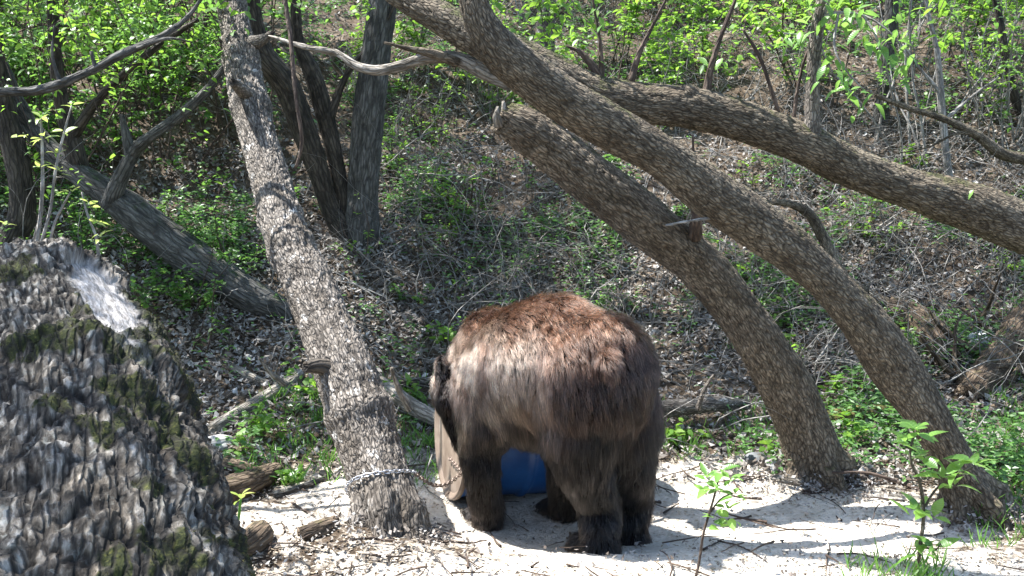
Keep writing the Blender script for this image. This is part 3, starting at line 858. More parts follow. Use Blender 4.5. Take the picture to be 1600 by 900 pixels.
limb(tH, [(548, 370, 16, dH + 0.05), (535, 300, 12, dH), (520, 230, 13, dH), (505, 170, 14, dH), (488, 115, 14, dH), (468, 70, 10, dH), (462, -20, 8, dH)], M['bark_dark'], 'second_stem', 20)
limb(tH, [(512, 195, 8, dH), (540, 120, 5, dH), (600, 40, 3.5, dH), (630, -30, 2, dH)], M['bark_dark'], 'branch', 8)
tI, dI = slope_tree('fallen_leaning_tree', [(445, 492, 20, 0), (400, 468, 25, 0), (350, 435, 27, 0.05), (300, 402, 28, 0.1), (240, 358, 28, 0.15), (195, 322, 26, 0.2), (150, 290, 20, 0.25), (110, 262, 17, 0.3), (70, 225, 15, 0.35), (30, 170, 13, 0.4), (0, 100, 11, 0.4)], M['bark_grey'],
                    'grey tree fallen at a low angle behind the big mossy log', ns=36)
limb(tI, [(172, 322, 15, dI + 0.18), (190, 275, 12, dI + 0.1), (208, 240, 11, dI + 0.1), (240, 210, 9, dI), (280, 182, 8, dI), (315, 150, 6.5, dI), (345, 112, 5, dI), (380, 60, 3, dI)], M['bark_grey'], 'branch', 16)
limb(tI, [(205, 245, 9, dI + 0.1), (198, 215, 7, dI + 0.1), (190, 180, 4, dI + 0.1)], M['bark_grey'], 'branch_stub', 12, rough_end=0.02)
limb(tI, [(125, 275, 16, dI + 0.3), (115, 230, 15, dI + 0.3), (100, 175, 12, dI + 0.3), (90, 120, 11, dI + 0.3), (85, 50, 9, dI + 0.3), (80, -40, 8, dI + 0.3)], M['bark_dark'], 'upright_stem', 18)
limb(tI, [(112, 215, 10, dI + 0.3), (150, 160, 7, dI + 0.2), (200, 110, 6, dI + 0.1), (250, 70, 5, dI), (310, 30, 4, dI)], M['bark_dark'], 'branch', 10)
tJ, dJ = slope_tree('dark_tree', [(12, 400, 24, 0), (35, 330, 20, 0), (28, 260, 18, 0), (10, 180, 15, 0), (-10, 60, 12, 0), (-20, -60, 10, 0)], M['bark_dark'], 'dark crooked trunk at the left edge behind the saplings', ns=20, top=[0, 0, 2])
tK, dK = slope_tree('slender_tree', [(1487, 330, 7, 0), (1478, 240, 6, 0), (1470, 150, 5.5, 0), (1464, 80, 4, 0), (1450, 20, 3, 0), (1440, -40, 2, 0)], M['twig'], 'slender pale sapling trunk behind the long overhanging limb', ns=12, depth=0.002)
limb(tK, [(1470, 145, 3, dK), (1440, 110, 2.2, dK), (1410, 70, 1.6, dK)], M['twig'], 'branch', 6)
limb(tK, [(1474, 190, 3, dK), (1520, 150, 2.2, dK), (1560, 120, 1.6, dK)], M['twig'], 'branch', 6)
tL, dL = slope_tree('small_dark_tree', [(1598, 200, 8, 0), (1585, 150, 7, 0), (1570, 80, 6, 0), (1560, 20, 5, 0), (1540, -50, 3, 0)], M['bark_dark'], 'thin dark sapling at the right edge near the top', ns=12, depth=0.002)
tM, dM = slope_tree('mossy_tree', [(852, 200, 17, 0), (850, 120, 15, 0), (852, 60, 15, 0), (855, 0, 14, 0), (858, -50, 13, 0)], M['bark_tan'], 'short stretch of upright trunk seen above the arching trunk at the top', ns=24)
tN, dN = slope_tree('thin_grey_tree', [(1375, 190, 12, 0), (1385, 110, 11, 0), (1392, 40, 10, 0), (1395, -50, 9, 0)], M['bark_grey'], 'dim grey trunk deep in the slope behind the bright hanging leaves', ns=16)
# right-hand dead branch and the overhanging branch at upper left
def stick(name, rows, mat, label, cat, ns=14, rough=0.015, depth=0.004, side=None, drop=None):
    P, R = pxpath(rows)
    e = empty(name, P[0], label, cat)
    V, Q, A = tube(P, R, ns, 0.012, bark_disp(depth, 50, 0.25, depth * 2, 5), True, rough)
    mk('wood', V, Q, mat, A, parent=e)
    for s_ in (side or []):
        limb(e, s_, mat, 'side_branch', 8, 0.015, depth * 0.5)
    return e
# this one grows from a tree outside the frame at the right
bx = H(1680, 420)
e = stick('curved_branch', [(1760, 330, 26, bx[1]), (1690, 275, 16, bx[1]), (1612, 250, 10, bx[1]), (1565, 240, 9, bx[1] - 0.05), (1525, 210, 7.5, bx[1] - 0.1), (1470, 184, 6, bx[1] - 0.1), (1415, 167, 4, bx[1] - 0.15), (1370, 150, 2.5, bx[1] - 0.2)], M['bark_brown2'],
      'brown crooked branch curving in from the right edge above the long limb', 'branch', side=[[(1530, 212, 3, bx[1] - 0.1), (1500, 208, 2.4, bx[1] - 0.12), (1450, 230, 1.6, bx[1] - 0.15), (1400, 240, 1, bx[1] - 0.2)]])
pb = at(1760, 330, bx[1])
limb(e, None, M['bark_brown2'], 'lower_stem', 16, metric=(np.array([pb, pb + [0.25, 0.05, -0.3], [pb[0] + 0.4, pb[1], float(gz(pb[0] + 0.4, pb[1])) - 0.1]]), np.array([0.07, 0.09, 0.13])))
e = stick('overhanging_branch', [(-160, 175, 9, 4.6), (-60, 150, 8, 4.6), (0, 144, 7.5, 4.6), (60, 141, 7, 4.6), (130, 116, 7, 4.6), (200, 80, 6.5, 4.65), (250, 58, 5.5, 4.7), (290, 30, 4.5, 4.75), (330, -30, 3, 4.8)], M['bark_grey'],
      'smooth grey bough sweeping in from the left edge near the top', 'branch', side=[[(95, 132, 3, 4.6), (82, 90, 2, 4.6), (85, 40, 1.4, 4.6)], [(150, 108, 3, 4.6), (142, 80, 2, 4.6)], [(215, 75, 3, 4.65), (270, 60, 2, 4.6), (300, 66, 1, 4.6)]])
pb = at(-160, 175, 4.6)
limb(e, None, M['bark_grey'], 'lower_stem', 16, metric=(np.array([pb, pb + [-0.3, 0.0, -0.5], [pb[0] - 0.5, 4.6, float(gz(pb[0] - 0.5, 4.6)) - 0.1]]), np.array([0.03, 0.06, 0.09])))
e = stick('hanging_vine', [(440, -120, 3.2, 4.5), (446, 0, 3.4, 4.4), (454, 60, 3.4, 4.35), (462, 150, 3.2, 4.3), (470, 235, 2.6, 4.3), (462, 262, 2, 4.3)], M['twig_brown'], 'thin straight vine hanging beside the leaning pale trunk', 'vine', ns=8, depth=0.001)
e = stick('bent_dead_branch', [(1178, 318, 4, 6.1), (1230, 318, 6, 6.1), (1262, 332, 8, 6.1), (1285, 370, 9, 6.1), (1305, 415, 10, 6.05), (1330, 448, 12, 6.0), (1352, 462, 13, 5.95)], M['bark_brown2'], 'bent dead branch arching behind the arching trunk on the slope', 'branch')

# ------------------------------------------------------------------ wood lying on the ground
def lying(name, pts, mat, label, cat='log', ns=20, depth=0.006, scale=38, rough=0.03, lift=0.5, seed=1, side=None):
    """pts (px, py, half width px): each resting on the ground where the picture shows it"""
    P, R = [], []
    for px, py, hw in pts:
        g = H(px, py + hw * 0.8); r = hw / scale_at(g)
        P.append(g + [0, 0, r * lift]); R.append(r)
    e = empty(name, P[0], label, cat)
    V, Q, A = tube(np.array(P), np.array(R), ns, 0.010, bark_disp(depth, scale, 0.2, depth * 2.5, seed), True, rough, seed)
    mk('wood', V, Q, mat, A, parent=e)
    for s_ in (side or []):
        limb(e, s_, mat, 'side_branch', 8, 0.01, depth * 0.4)
    return e
lying('fallen_branch', [(322, 676, 10), (345, 660, 10), (380, 640, 11), (420, 615, 12), (452, 594, 11), (470, 580, 8)], M['deadwood'], 'weathered branch slanting on the ground between the mossy log and pale tree', 'branch', side=[[(445, 600, 5, 5.2), (425, 585, 3.5, 5.15), (405, 560, 2, 5.1)]])
lying('fallen_branch', [(586, 602, 10), (610, 622, 12), (640, 645, 13), (672, 662, 13), (700, 672, 12), (740, 676, 10)], M['deadwood'], 'smooth brown branch running from the pale trunk to the barrel', 'branch', lift=1.8, side=[[(640, 640, 6, 4.9), (622, 605, 5, 4.85), (612, 575, 3, 4.8)]])
lying('fallen_branch', [(930, 675, 12), (1030, 664, 14), (1075, 658, 13), (1120, 652, 12), (1165, 645, 7)], M['bark_tan'], 'grey-brown broken branch sticking out right of the bear', 'branch', lift=2.6, side=[[(1090, 640, 4, 4.9), (1100, 610, 3, 4.9), (1115, 585, 1.5, 4.9)]])
lying('rotten_log', [(322, 772, 26), (352, 762, 24), (385, 752, 22), (412, 740, 19), (434, 728, 12)], M['rotwood'], 'short rotten log beside the mossy log, nearest the camera', 'log', rough=0.05, depth=0.010)
lying('rotten_log', [(318, 722, 12), (345, 722, 13), (375, 728, 12), (400, 735, 8)], M['rotwood'], 'thin rotten log just behind the short rotten one', 'log', rough=0.04)
lying('broken_plank', [(318, 690, 13), (335, 686, 14), (352, 684, 12), (362, 684, 8)], M['bare'], 'bleached white slab of wood at the end of the slanting branch', 'wood', rough=0.02, depth=0.003, lift=0.2)
lying('bark_piece', [(370, 858, 14), (395, 840, 22), (408, 822, 15)], M['rotwood'], 'dark upright chunk of bark beside the foot of the mossy log', 'bark', rough=0.04)
lying('bark_piece', [(470, 832, 12), (500, 822, 13), (525, 812, 9)], M['rotwood'], 'dark curled bark piece on the litter left of the chained trunk', 'bark', rough=0.03)
lying('fallen_branch', [(430, 775, 5), (470, 760, 5), (510, 745, 4.5), (530, 738, 3)], M['bark_grey'], 'thin grey stick leading to the chained trunk foot', 'branch', depth=0.002)
lying('mossy_log', [(1285, 652, 13), (1330, 646, 15), (1375, 642, 15), (1420, 640, 11)], M['mossy'], 'low yellow-mossy log between the broken trunk and the arching trunk', 'log')
lying('rotten_log', [(1510, 612, 15), (1535, 588, 24), (1565, 550, 30), (1600, 510, 36), (1640, 480, 38)], M['rotwood'], 'splintered rotten log rising to the right edge', 'log', rough=0.08, depth=0.018, scale=26)
lying('rotten_log', [(1385, 478, 24), (1425, 492, 26), (1460, 520, 28), (1482, 556, 20)], M['rotwood'], 'mossy decayed log on the slope below the long limb', 'log', rough=0.05, depth=0.014)
lying('fallen_log', [(1280, 425, 14), (1320, 448, 17), (1365, 468, 18), (1400, 480, 14)], M['bark_brown2'], 'brown log lying on the slope just behind the arching trunk', 'log')
lying('fallen_branch', [(1500, 672, 4), (1540, 650, 4), (1580, 625, 4), (1620, 600, 4)], M['deadwood'], 'thin pale stick slanting up at the right edge', 'branch', depth=0.001)
lying('fallen_branch', [(1255, 768, 4), (1330, 760, 4), (1400, 752, 4), (1440, 765, 3)], M['twig_brown'], 'thin brown stick between the feet of the two right trunks', 'branch', depth=0.001, side=[[(1400, 752, 3, 4.4), (1360, 740, 2.6, 4.4), (1300, 738, 2, 4.42)]])
lying('broken_wood', [(1218, 748, 5), (1238, 750, 7), (1256, 756, 6)], M['deadwood'], 'pale broken wood chunk at the foot of the snapped trunk', 'wood', depth=0.002)
lying('fallen_branch', [(700, 478, 4), (760, 472, 4), (840, 468, 3)], M['deadwood'], 'thin stick on the slope just above the bear', 'branch', depth=0.001)
lying('fallen_branch', [(600, 340, 6), (680, 345, 6), (760, 352, 5)], M['bark_dark'], 'dark stick lying across the bare soil beside the grey trunk', 'branch', depth=0.002)
lying('fallen_branch', [(360, 570, 6), (395, 588, 7), (425, 600, 5)], M['deadwood'], 'pale short stick among the weeds behind the slanting branch', 'branch', depth=0.002)
lying('fallen_log', [(470, 610, 9), (540, 612, 10), (640, 598, 9), (700, 600, 8)], M['bark_dark'], 'dark log half hidden behind the pale leaning trunk', 'log')

def rock(name, px, py, rx, rz, col, label):
    g = H(px, py)
    s = 1 / scale_at(g)
    import bmesh
    bm = bmesh.new(); bmesh.ops.create_icosphere(bm, subdivisions=4, radius=1)
    V = np.array([v.co[:] for v in bm.verts]); Q = np.array([[v.index for v in f.verts] for f in bm.faces]); bm.free()
    n = fbm(V * 1.7 + px, 4, 9)[:, None]
    V = V * (0.75 + 0.5 * n) * [rx * s, rx * s * 0.8, rz * s] + g + [0, 0, rz * s * 0.25]
    m, t = nmat('stone_' + name); N = NT(t); co = N.n('TexCoord').outputs['Object']
    f = N.noise(co, 25, 6, 0.6)
    N.out(N.pbsdf(N.ramp(f, [(0.3, tuple(0.4 * c for c in col)), (0.7, col)]), 0.8, N.bump(f, 0.5, 0.01)).outputs[0])
    o = mk(name, V, Q, m)
    return tag(o, label, 'rock')
r2 = np.random.default_rng(41)
rg = H(1560, 560)
rw = empty('root_tangle', rg, 'tangle of dead snapped roots and branches beside the splintered log at the right edge', 'roots')
for k in range(15):
    q = H(r2.uniform(1480, 1640), r2.uniform(500, 640)); L_ = r2.uniform(0.2, 0.55)
    dv = np.array([r2.normal(), r2.normal() * 0.5, r2.uniform(-0.1, 0.9)]); dv /= np.linalg.norm(dv)
    Wk = walk(q[None], dv[None], np.array([L_]), 7, 0.18)[0]; Wk[:, 2] = np.maximum(Wk[:, 2], gz(Wk[:, 0], Wk[:, 1]) + 0.01)
    limb(rw, None, M['rotwood'], 'root', 10, 0.015, 0.003, metric=(Wk, np.linspace(r2.uniform(0.014, 0.03), 0.005, 7)))
rock('white_rock', 1538, 535, 28, 14, (0.62, 0.66, 0.70), 'pale bluish-white rock under the rotten log at the right')
rock('grey_rock', 1182, 722, 20, 12, (0.16, 0.165, 0.17), 'grey stone left of the snapped trunk foot')
rock('grey_rock', 350, 700, 12, 7, (0.4, 0.4, 0.39), 'small pale stone near the bleached slab')

# ------------------------------------------------------------------ foliage helpers
def shrub(name, g, h, spread, nst, nleaf, lsize, mat, label, group, lean=(0, 0, 0), smat='twig_brown', r0=0.006, kind='leaf6', low=0.15, k=9):
    e = empty(name, g, label, 'plant' if h < 0.7 else 'shrub', group)
    P0 = np.repeat(g[None], nst, 0) + rng.normal(size=(nst, 3)) * [0.02 + 0.05 * h, 0.02 + 0.05 * h, 0]
    P0[:, 2] = gz(P0[:, 0], P0[:, 1]) - 0.02
    D = rng.normal(size=(nst, 3)) * spread + [0, 0, 1.0]; D = D + np.array(lean)
    D[:, 2] = np.abs(D[:, 2]) + 0.3
    L = h * rng.uniform(0.6, 1.1, nst)
    W = walk(P0, D, L, k, 0.10)
    rr = (r0 * rng.uniform(0.6, 1.1, nst))[:, None] * np.linspace(1, 0.35, k)[None]
    pts = [thin_tubes(W, rr, 4)]
    nb = nst * 4
    idx = rng.integers(0, nst, nb); kk = rng.integers(2, k, nb)
    W2 = walk(W[idx, kk], norm(W[idx, kk] - W[idx, kk - 1]) + rng.normal(size=(nb, 3)) * 0.8, h * rng.uniform(0.15, 0.42, nb), 6, 0.14)
    pts.append(thin_tubes(W2, rr[idx, kk][:, None] * 0.55 * np.linspace(1, 0.3, 6)[None], 3))
    V, Q, A = merge(pts)
    mk('stem', V, Q, M[smat], A, parent=e)
    # leaves in opposite whorls along the side twigs and stem tips
    pool = np.concatenate([W2.reshape(-1, 3), W[:, k // 2:].reshape(-1, 3)])
    dirs = np.concatenate([np.gradient(W2, axis=1).reshape(-1, 3), np.gradient(W, axis=1)[:, k // 2:].reshape(-1, 3)])
    pk = rng.integers(0, len(pool), nleaf // 3)
    P = np.repeat(pool[pk], 3, 0) + rng.normal(size=(len(pk) * 3, 3)) * lsize * 0.25
    n = len(P)
    a = rng.uniform(0, 2 * np.pi, n)
    Dl = norm(np.repeat(dirs[pk], 3, 0)) * 0.3 + np.stack([np.cos(a), np.sin(a), rng.uniform(-0.7, 0.4, n)], -1)
    U = np.array([0, 0, 1.0]) + rng.normal(size=(n, 3)) * 0.35
    V, Q = leaf_quads(P, Dl, U, rng.uniform(0.55, 1.15, n) * lsize, 0.52, kind)
    tag(mk('foliage', V, Q, M[mat], smooth=False, parent=e), kind='stuff')
    return e

# shrubs over the slope, sampled so that they crowd where the photograph has them
PLANTS = []
def scatter_shrubs(n, box, hr, name, label, group, mat, seed, lsize=(0.05, 0.07), nleaf=(150, 300), nst=(3, 6), spread=0.35, smat='twig_brown', miny=5.2):
    r = np.random.default_rng(seed)
    p = hit(r.uniform(box[0], box[2], n), r.uniform(box[1], box[3], n))
    for g in p:
        if g[1] < miny or g[1] > 18: continue
        h = r.uniform(*hr)
        PLANTS.append((g, h, group, name))
        PLANTS[-1] += (shrub(name, g, h, spread, int(r.integers(*nst)), int(r.integers(*nleaf)), r.uniform(*lsize), mat, label, group, smat=smat, r0=0.004 + 0.004 * h),)
if 1:
    scatter_shrubs(26, (-200, 60, 400, 330), (1.0, 2.2), 'green_shrub', 'dense green leafy shrub on the shaded slope at the left', 'leafy shrubs on the left slope', 'leaf_mid', 21, (0.045, 0.065), (600, 1000), (4, 8))
    scatter_shrubs(16, (-200, 0, 420, 200), (1.2, 2.4), 'green_shrub', 'sunlit yellow-green shrub high on the left slope', 'sunlit shrubs on the left slope', 'leaf_bright', 22, (0.045, 0.07), (600, 1000), (3, 7))
    scatter_shrubs(20, (-100, 330, 520, 560), (0.25, 0.6), 'weed_clump', 'leafy weed clump in the shade behind the mossy log', 'weeds behind the mossy log', 'leaf_mid', 23, (0.035, 0.05), (120, 240), (3, 7), miny=5.0)
    scatter_shrubs(26, (620, -60, 1700, 160), (0.9, 1.7), 'bright_shrub', 'bright green shrub along the top of the slope above the leaning trunks', 'bright shrubs at the top of the slope', 'leaf_bright', 24, (0.06, 0.085), (400, 700), (3, 6))
    scatter_shrubs(22, (560, 0, 1850, 260), (0.6, 1.4), 'thin_shrub', 'sparse leafy shrub in the brushy upper slope', 'sparse shrubs on the upper slope', 'leaf_bright', 25, (0.045, 0.065), (260, 500), (4, 9), smat='twig')
    scatter_shrubs(26, (600, 240, 1250, 620), (0.12, 0.4), 'weed_clump', 'low green weed clump on the slope behind the bear', 'weeds behind the bear', 'leaf_mid', 26, (0.03, 0.05), (40, 110), (3, 6), miny=4.9)
    scatter_shrubs(30, (1150, 260, 1850, 640), (0.12, 0.45), 'weed_clump', 'low green weed clump on the right slope', 'weeds on the right slope', 'leaf_bright', 27, (0.035, 0.055), (40, 100), (3, 6), miny=4.9)
    scatter_shrubs(11, (560, 200, 720, 420), (0.15, 0.5), 'weed_clump', 'bright weed clump at the foot of the grey trunk', 'weeds beside the grey trunk', 'leaf_bright', 28, (0.03, 0.045), (60, 120), (3, 5), miny=4.9)
    scatter_shrubs(14, (1400, -100, 1900, 260), (1.0, 2.0), 'green_shrub', 'twiggy green shrub at the upper right corner', 'shrubs at the upper right', 'leaf_mid', 29, (0.045, 0.065), (500, 800), (5, 9), smat='twig')

def name_plants():
    zones = {0: ((120, 'at the top left corner behind the grey bough'), (340, 'at the top between grey bough and pale leaning tree'), (560, 'behind the twisted stems near the top'),
                 (740, 'right of the grey trunk near the top'), (1000, 'above the bend of the arching trunk'), (1260, 'above the long limb left of its upright shoot'), (1450, 'just right of the upright shoot'), (9999, 'in the upper right corner')),
             1: ((200, 'behind the yellow-green sapling'), (420, 'above the fallen grey tree'), (560, 'at the foot of the twisted stems'), (760, 'on the soil right of the grey trunk'),
                 (1100, 'under the snapped end of the broken trunk'), (1400, 'between arching trunk and long limb'), (9999, 'under the long limb near the right edge')),
             2: ((300, 'behind the top of the mossy log'), (500, 'below the fallen grey tree'), (760, 'between the pale tree and the bear'), (1050, 'just above the back of the bear'),
                 (1250, 'between the bear and the snapped trunk'), (1400, 'between the two right trunk feet'), (9999, 'right of the arching trunk foot'))}
    look = {'leafy shrubs on the left slope': 'dense shrub', 'sunlit shrubs on the left slope': 'sunlit yellow-green shrub', 'weeds behind the mossy log': 'shaded weed', 'bright shrubs at the top of the slope': 'bright broad-leaved shrub',
            'sparse shrubs on the upper slope': 'sparse grey-stemmed shrub', 'weeds behind the bear': 'low green weed', 'weeds on the right slope': 'light green weed', 'weeds beside the grey trunk': 'bright small weed', 'shrubs at the upper right': 'twiggy shrub'}
    rank = ['leftmost', 'second', 'third', 'fourth', 'fifth', 'sixth', 'seventh', 'eighth', 'ninth', 'tenth', 'eleventh', 'twelfth']
    cells = {}
    for g, h, group, name, e in PLANTS:
        v = g - CAM; dz = float(np.dot(v, FWD)); px = 800 + F * v[0] / dz; py = 450 - F * float(np.dot(v, UP)) / dz
        k = 0 if py < 200 else (1 if py < 420 else 2)
        z = next(t for x, t in zones[k] if px < x)
        cells.setdefault((look[group], z), []).append((px, e))
    for (lk, z), L in cells.items():
        L.sort(key=lambda t: t[0])
        for i, (px, e) in enumerate(L):
            w = lk if len(L) == 1 else (('leftmost ' + lk) if i == 0 else ('rightmost ' + lk) if i == len(L) - 1 else '%s %s from left' % (rank[min(i, 11)], lk))
            e['label'] = w + ' ' + z
name_plants()

for px, py, hp, label in ((492, 640, 75, 'bright leafy sprig just left of the pale trunk'), (432, 690, 60, 'pale green sprig under the slanting branch'), (385, 690, 50, 'small green sprig beside the slanting branch'),
                    (650, 630, 50, 'small weed between the pale trunk and the bear'), (450, 755, 22, 'tiny sprig on the litter beside the rotten log'), (1215, 720, 40, 'small weed beside the grey stone'),
                    (1310, 700, 40, 'low weed right of the snapped trunk foot'), (1070, 690, 30, 'low weed under the broken branch right of the bear'), (700, 545, 40, 'green weed above the bear ear')):
    g = H(px, py); s = 1 / scale_at(g)
    shrub('sprig', g, hp * s * 1.15, 0.25, 3, 54, 20 * s, 'leaf_bright', label, None, r0=0.003)

# ------------------------------------------------------------------ saplings with leaves one can count
def leaf_mesh(name, mat, nx=6, asp=0.46, droop=0.25, fold=0.25):
    t = np.linspace(0, 1, nx)
    w = np.sin(np.pi * t ** 0.8) ** 0.9 * asp * 0.5; w[0] = 0.012; w[-1] = 0.0
    V = []
    for i in range(nx):
        z = -droop * t[i] ** 2
        V += [(t[i], w[i], z + fold * w[i]), (t[i], 0, z), (t[i], -w[i], z + fold * w[i])]
    Q = []
    for i in range(nx - 1):
        a = i * 3
        Q += [(a, a + 1, a + 4, a + 3), (a + 1, a + 2, a + 5, a + 4)]
    me = bpy.data.meshes.new(name)
    me.from_pydata([tuple(map(float, v)) for v in V], [], Q); me.update()
    for p_ in me.polygons: p_.use_smooth = True
    me.materials.append(mat)
    return me
def obj_rand_leaf(name, c0, c1, tc):
    m, t = nmat(name); N = NT(t)
    r = N.n('ObjectInfo').outputs['Random']
    col = N.ramp(r, [(0, c0), (1, c1)])
    co = N.n('TexCoord').outputs['Object']
    wv = N.n('TexWave'); wv.bands_direction = 'X'; wv.inputs['Scale'].default_value = 3.0; wv.inputs['Distortion'].default_value = 1.5; N.l(co, wv.inputs[0])
    col2 = N.mix(N.math('MULTIPLY', wv.outputs['Fac'], 0.25), col, (0.03, 0.08, 0.01))
    b = N.pbsdf(col2, 0.33, N.bump(wv.outputs['Fac'], 0.15, 0.01), 0.5)
    tr = N.n('BsdfTranslucent'); N.l(N.mix(0.6, col, tc), tr.inputs[0])
    mx = N.n('MixShader'); mx.inputs[0].default_value = 0.45
    N.l(b.outputs[0], mx.inputs[1]); N.l(tr.outputs[0], mx.inputs[2]); N.out(mx.outputs[0]); return m
LW = obj_rand_leaf('sapling_leaf', (0.09, 0.20, 0.04), (0.20, 0.36, 0.08), (0.36, 0.62, 0.12))
LY = obj_rand_leaf('sapling_leaf_yellow', (0.22, 0.32, 0.06), (0.38, 0.42, 0.13), (0.5, 0.6, 0.15))
LEAVES = [leaf_mesh('leaf', LW, droop=d_, fold=f_, asp=a_) for d_, f_, a_ in ((0.1, 0.3, 0.46), (0.3, 0.2, 0.5), (0.5, 0.35, 0.4))]
LEAVESY = [leaf_mesh('leaf', LY, droop=d_, fold=f_, asp=a_) for d_, f_, a_ in ((0.1, 0.3, 0.42), (0.35, 0.2, 0.46), (0.6, 0.35, 0.38))]

def put_leaf(parent, p, d, size, pool, r):
    me = pool[int(r.integers(0, len(pool)))]
    o = bpy.data.objects.new('leaf', me)
    COL.objects.link(o)
    o.parent = parent
    q = Vector(d).to_track_quat('X', 'Z')
    o.location = Vector(p) - parent.location
    o.rotation_euler = q.to_euler()
    o.rotation_euler.rotate_axis('X', float(r.uniform(-0.6, 0.6)))
    o.scale = (size, size * float(r.uniform(0.85, 1.15)), size)

def sapling(name, stems, clusters, label, pool, smat, lsize_px, seed, per=(4, 7), cat='sapling'):
    """stems: rows lists; clusters: (px, py, d, n) whorls of leaves"""
    r = np.random.default_rng(seed)
    P0, _ = pxpath(stems[0])
    e = empty(name, P0[0], label, cat)
    for rows in stems:
        P, R = pxpath(rows)
        V, Q, A = tube(P, R, 8, 0.012, lambda co, s, rad: ((fbm(co * 90, 2, 3) - 0.5) * 0.001, {'crev': np.ones(co.shape[:2])}), True)
        mk('stem', V, Q, M[smat], A, parent=e)
    for (px, py, d, n) in clusters:
        c = at(px, py, d)
        L = lsize_px / scale_at(c)
        a0 = r.uniform(0, 6.28)
        for i in range(n):
            a = a0 + i * 2 * math.pi / n + r.normal() * 0.3
            dr = np.array([math.cos(a), math.sin(a) * 0.9, r.uniform(-0.15, 0.9)])
            dr = dr / np.linalg.norm(dr)
            put_leaf(e, c + dr * L * 0.12 + [0, 0, r.normal() * 0.006], dr, L * r.uniform(0.65, 1.15), pool, r)
    return e

gS = H(1078, 935); d1 = gS[1]
sapling('sapling', [[(1078, 938, 2.2, d1), (1092, 880, 2.2, d1), (1100, 830, 2.0, d1), (1112, 790, 1.8, d1), (1125, 740, 1.4, d1)], [(1110, 800, 1.4, d1), (1128, 778, 1.2, d1), (1145, 770, 1, d1)]],
        [(1125, 738, d1, 6), (1105, 748, d1, 5), (1140, 750, d1, 5), (1118, 765, d1 - .03, 5), (1103, 772, d1, 4), (1148, 775, d1, 5), (1135, 795, d1 - .02, 5), (1115, 812, d1, 5), (1140, 812, d1 - .03, 4), (1122, 825, d1, 3)],
        'small leafy sapling on bright ground just right of the bear', LEAVES, 'twig_brown', 25, 1)
gS = H(1432, 900); d2 = gS[1]
sapling('sapling', [[(1432, 905, 3.0, d2), (1437, 860, 3.0, d2), (1443, 800, 2.8, d2), (1436, 750, 2.6, d2), (1422, 715, 2.2, d2), (1430, 672, 1.6, d2)],
                    [(1445, 792, 2, d2), (1462, 765, 2, d2), (1490, 745, 1.6, d2 - .05), (1520, 730, 1.4, d2 - .08)], [(1437, 850, 1.6, d2), (1460, 860, 1.4, d2 - .05), (1470, 850, 1, d2 - .08)]],
        [(1430, 672, d2, 6), (1440, 685, d2, 4), (1415, 690, d2, 5), (1440, 712, d2 - .03, 5), (1420, 720, d2 + .05, 4), (1475, 745, d2 - .04, 6), (1500, 735, d2 - .05, 5), (1522, 726, d2 - .08, 7), (1490, 762, d2 - .05, 4), (1440, 800, d2, 6), (1425, 805, d2 - .02, 3), (1458, 805, d2, 3), (1462, 858, d2 - .05, 6), (1440, 868, d2 - .05, 4), (1350, 880, d2 - .1, 0)],
        'taller broad-leaved sapling in front of the arching trunk foot', LEAVES, 'bark_brown2', 38, 2)
gS = at(60, 420, 3.75)
sapling('sapling', [[(52, 420, 4, 3.72), (58, 380, 3.4, 3.7), (66, 300, 3.0, 3.68), (66, 230, 2.2, 3.68), (64, 185, 1.6, 3.68)], [(58, 400, 3, 3.7), (78, 330, 2.4, 3.66), (88, 260, 2.2, 3.65), (105, 190, 1.6, 3.65), (112, 165, 1.2, 3.65)],
                    [(75, 400, 2.6, 3.68), (85, 350, 2.2, 3.66), (110, 300, 1.6, 3.64)], [(60, 350, 2, 3.7), (45, 400, 2, 3.75)], [(155, 410, 3, 3.6), (150, 370, 2.4, 3.6), (135, 330, 1.8, 3.6), (128, 300, 1.4, 3.6)]],
        [(64, 185, 3.68, 5), (45, 215, 3.68, 4), (68, 215, 3.66, 5), (112, 165, 3.65, 3), (100, 210, 3.65, 5), (88, 240, 3.65, 4), (62, 262, 3.66, 3), (92, 268, 3.64, 5), (110, 300, 3.64, 5), (150, 350, 3.6, 5), (156, 372, 3.58, 4), (10, 350, 3.6, 4), (20, 215, 3.7, 2), (140, 320, 3.6, 3)],
        'yellow-green leafed sapling with pale stems behind the top of the mossy log', LEAVESY, 'twig', 20, 3)
# stems of that sapling stand on the ground behind the log
gS = H(365, 845)
sapling('seedling', [[(363, 850, 2.4, gS[1]), (372, 815, 2.4, gS[1]), (376, 780, 2.2, gS[1])]], [(376, 776, gS[1], 5)], 'single sprout with pale leaves beside the dark bark chunk', LEAVESY, 'leaf_mid', 22, 4, cat='seedling')
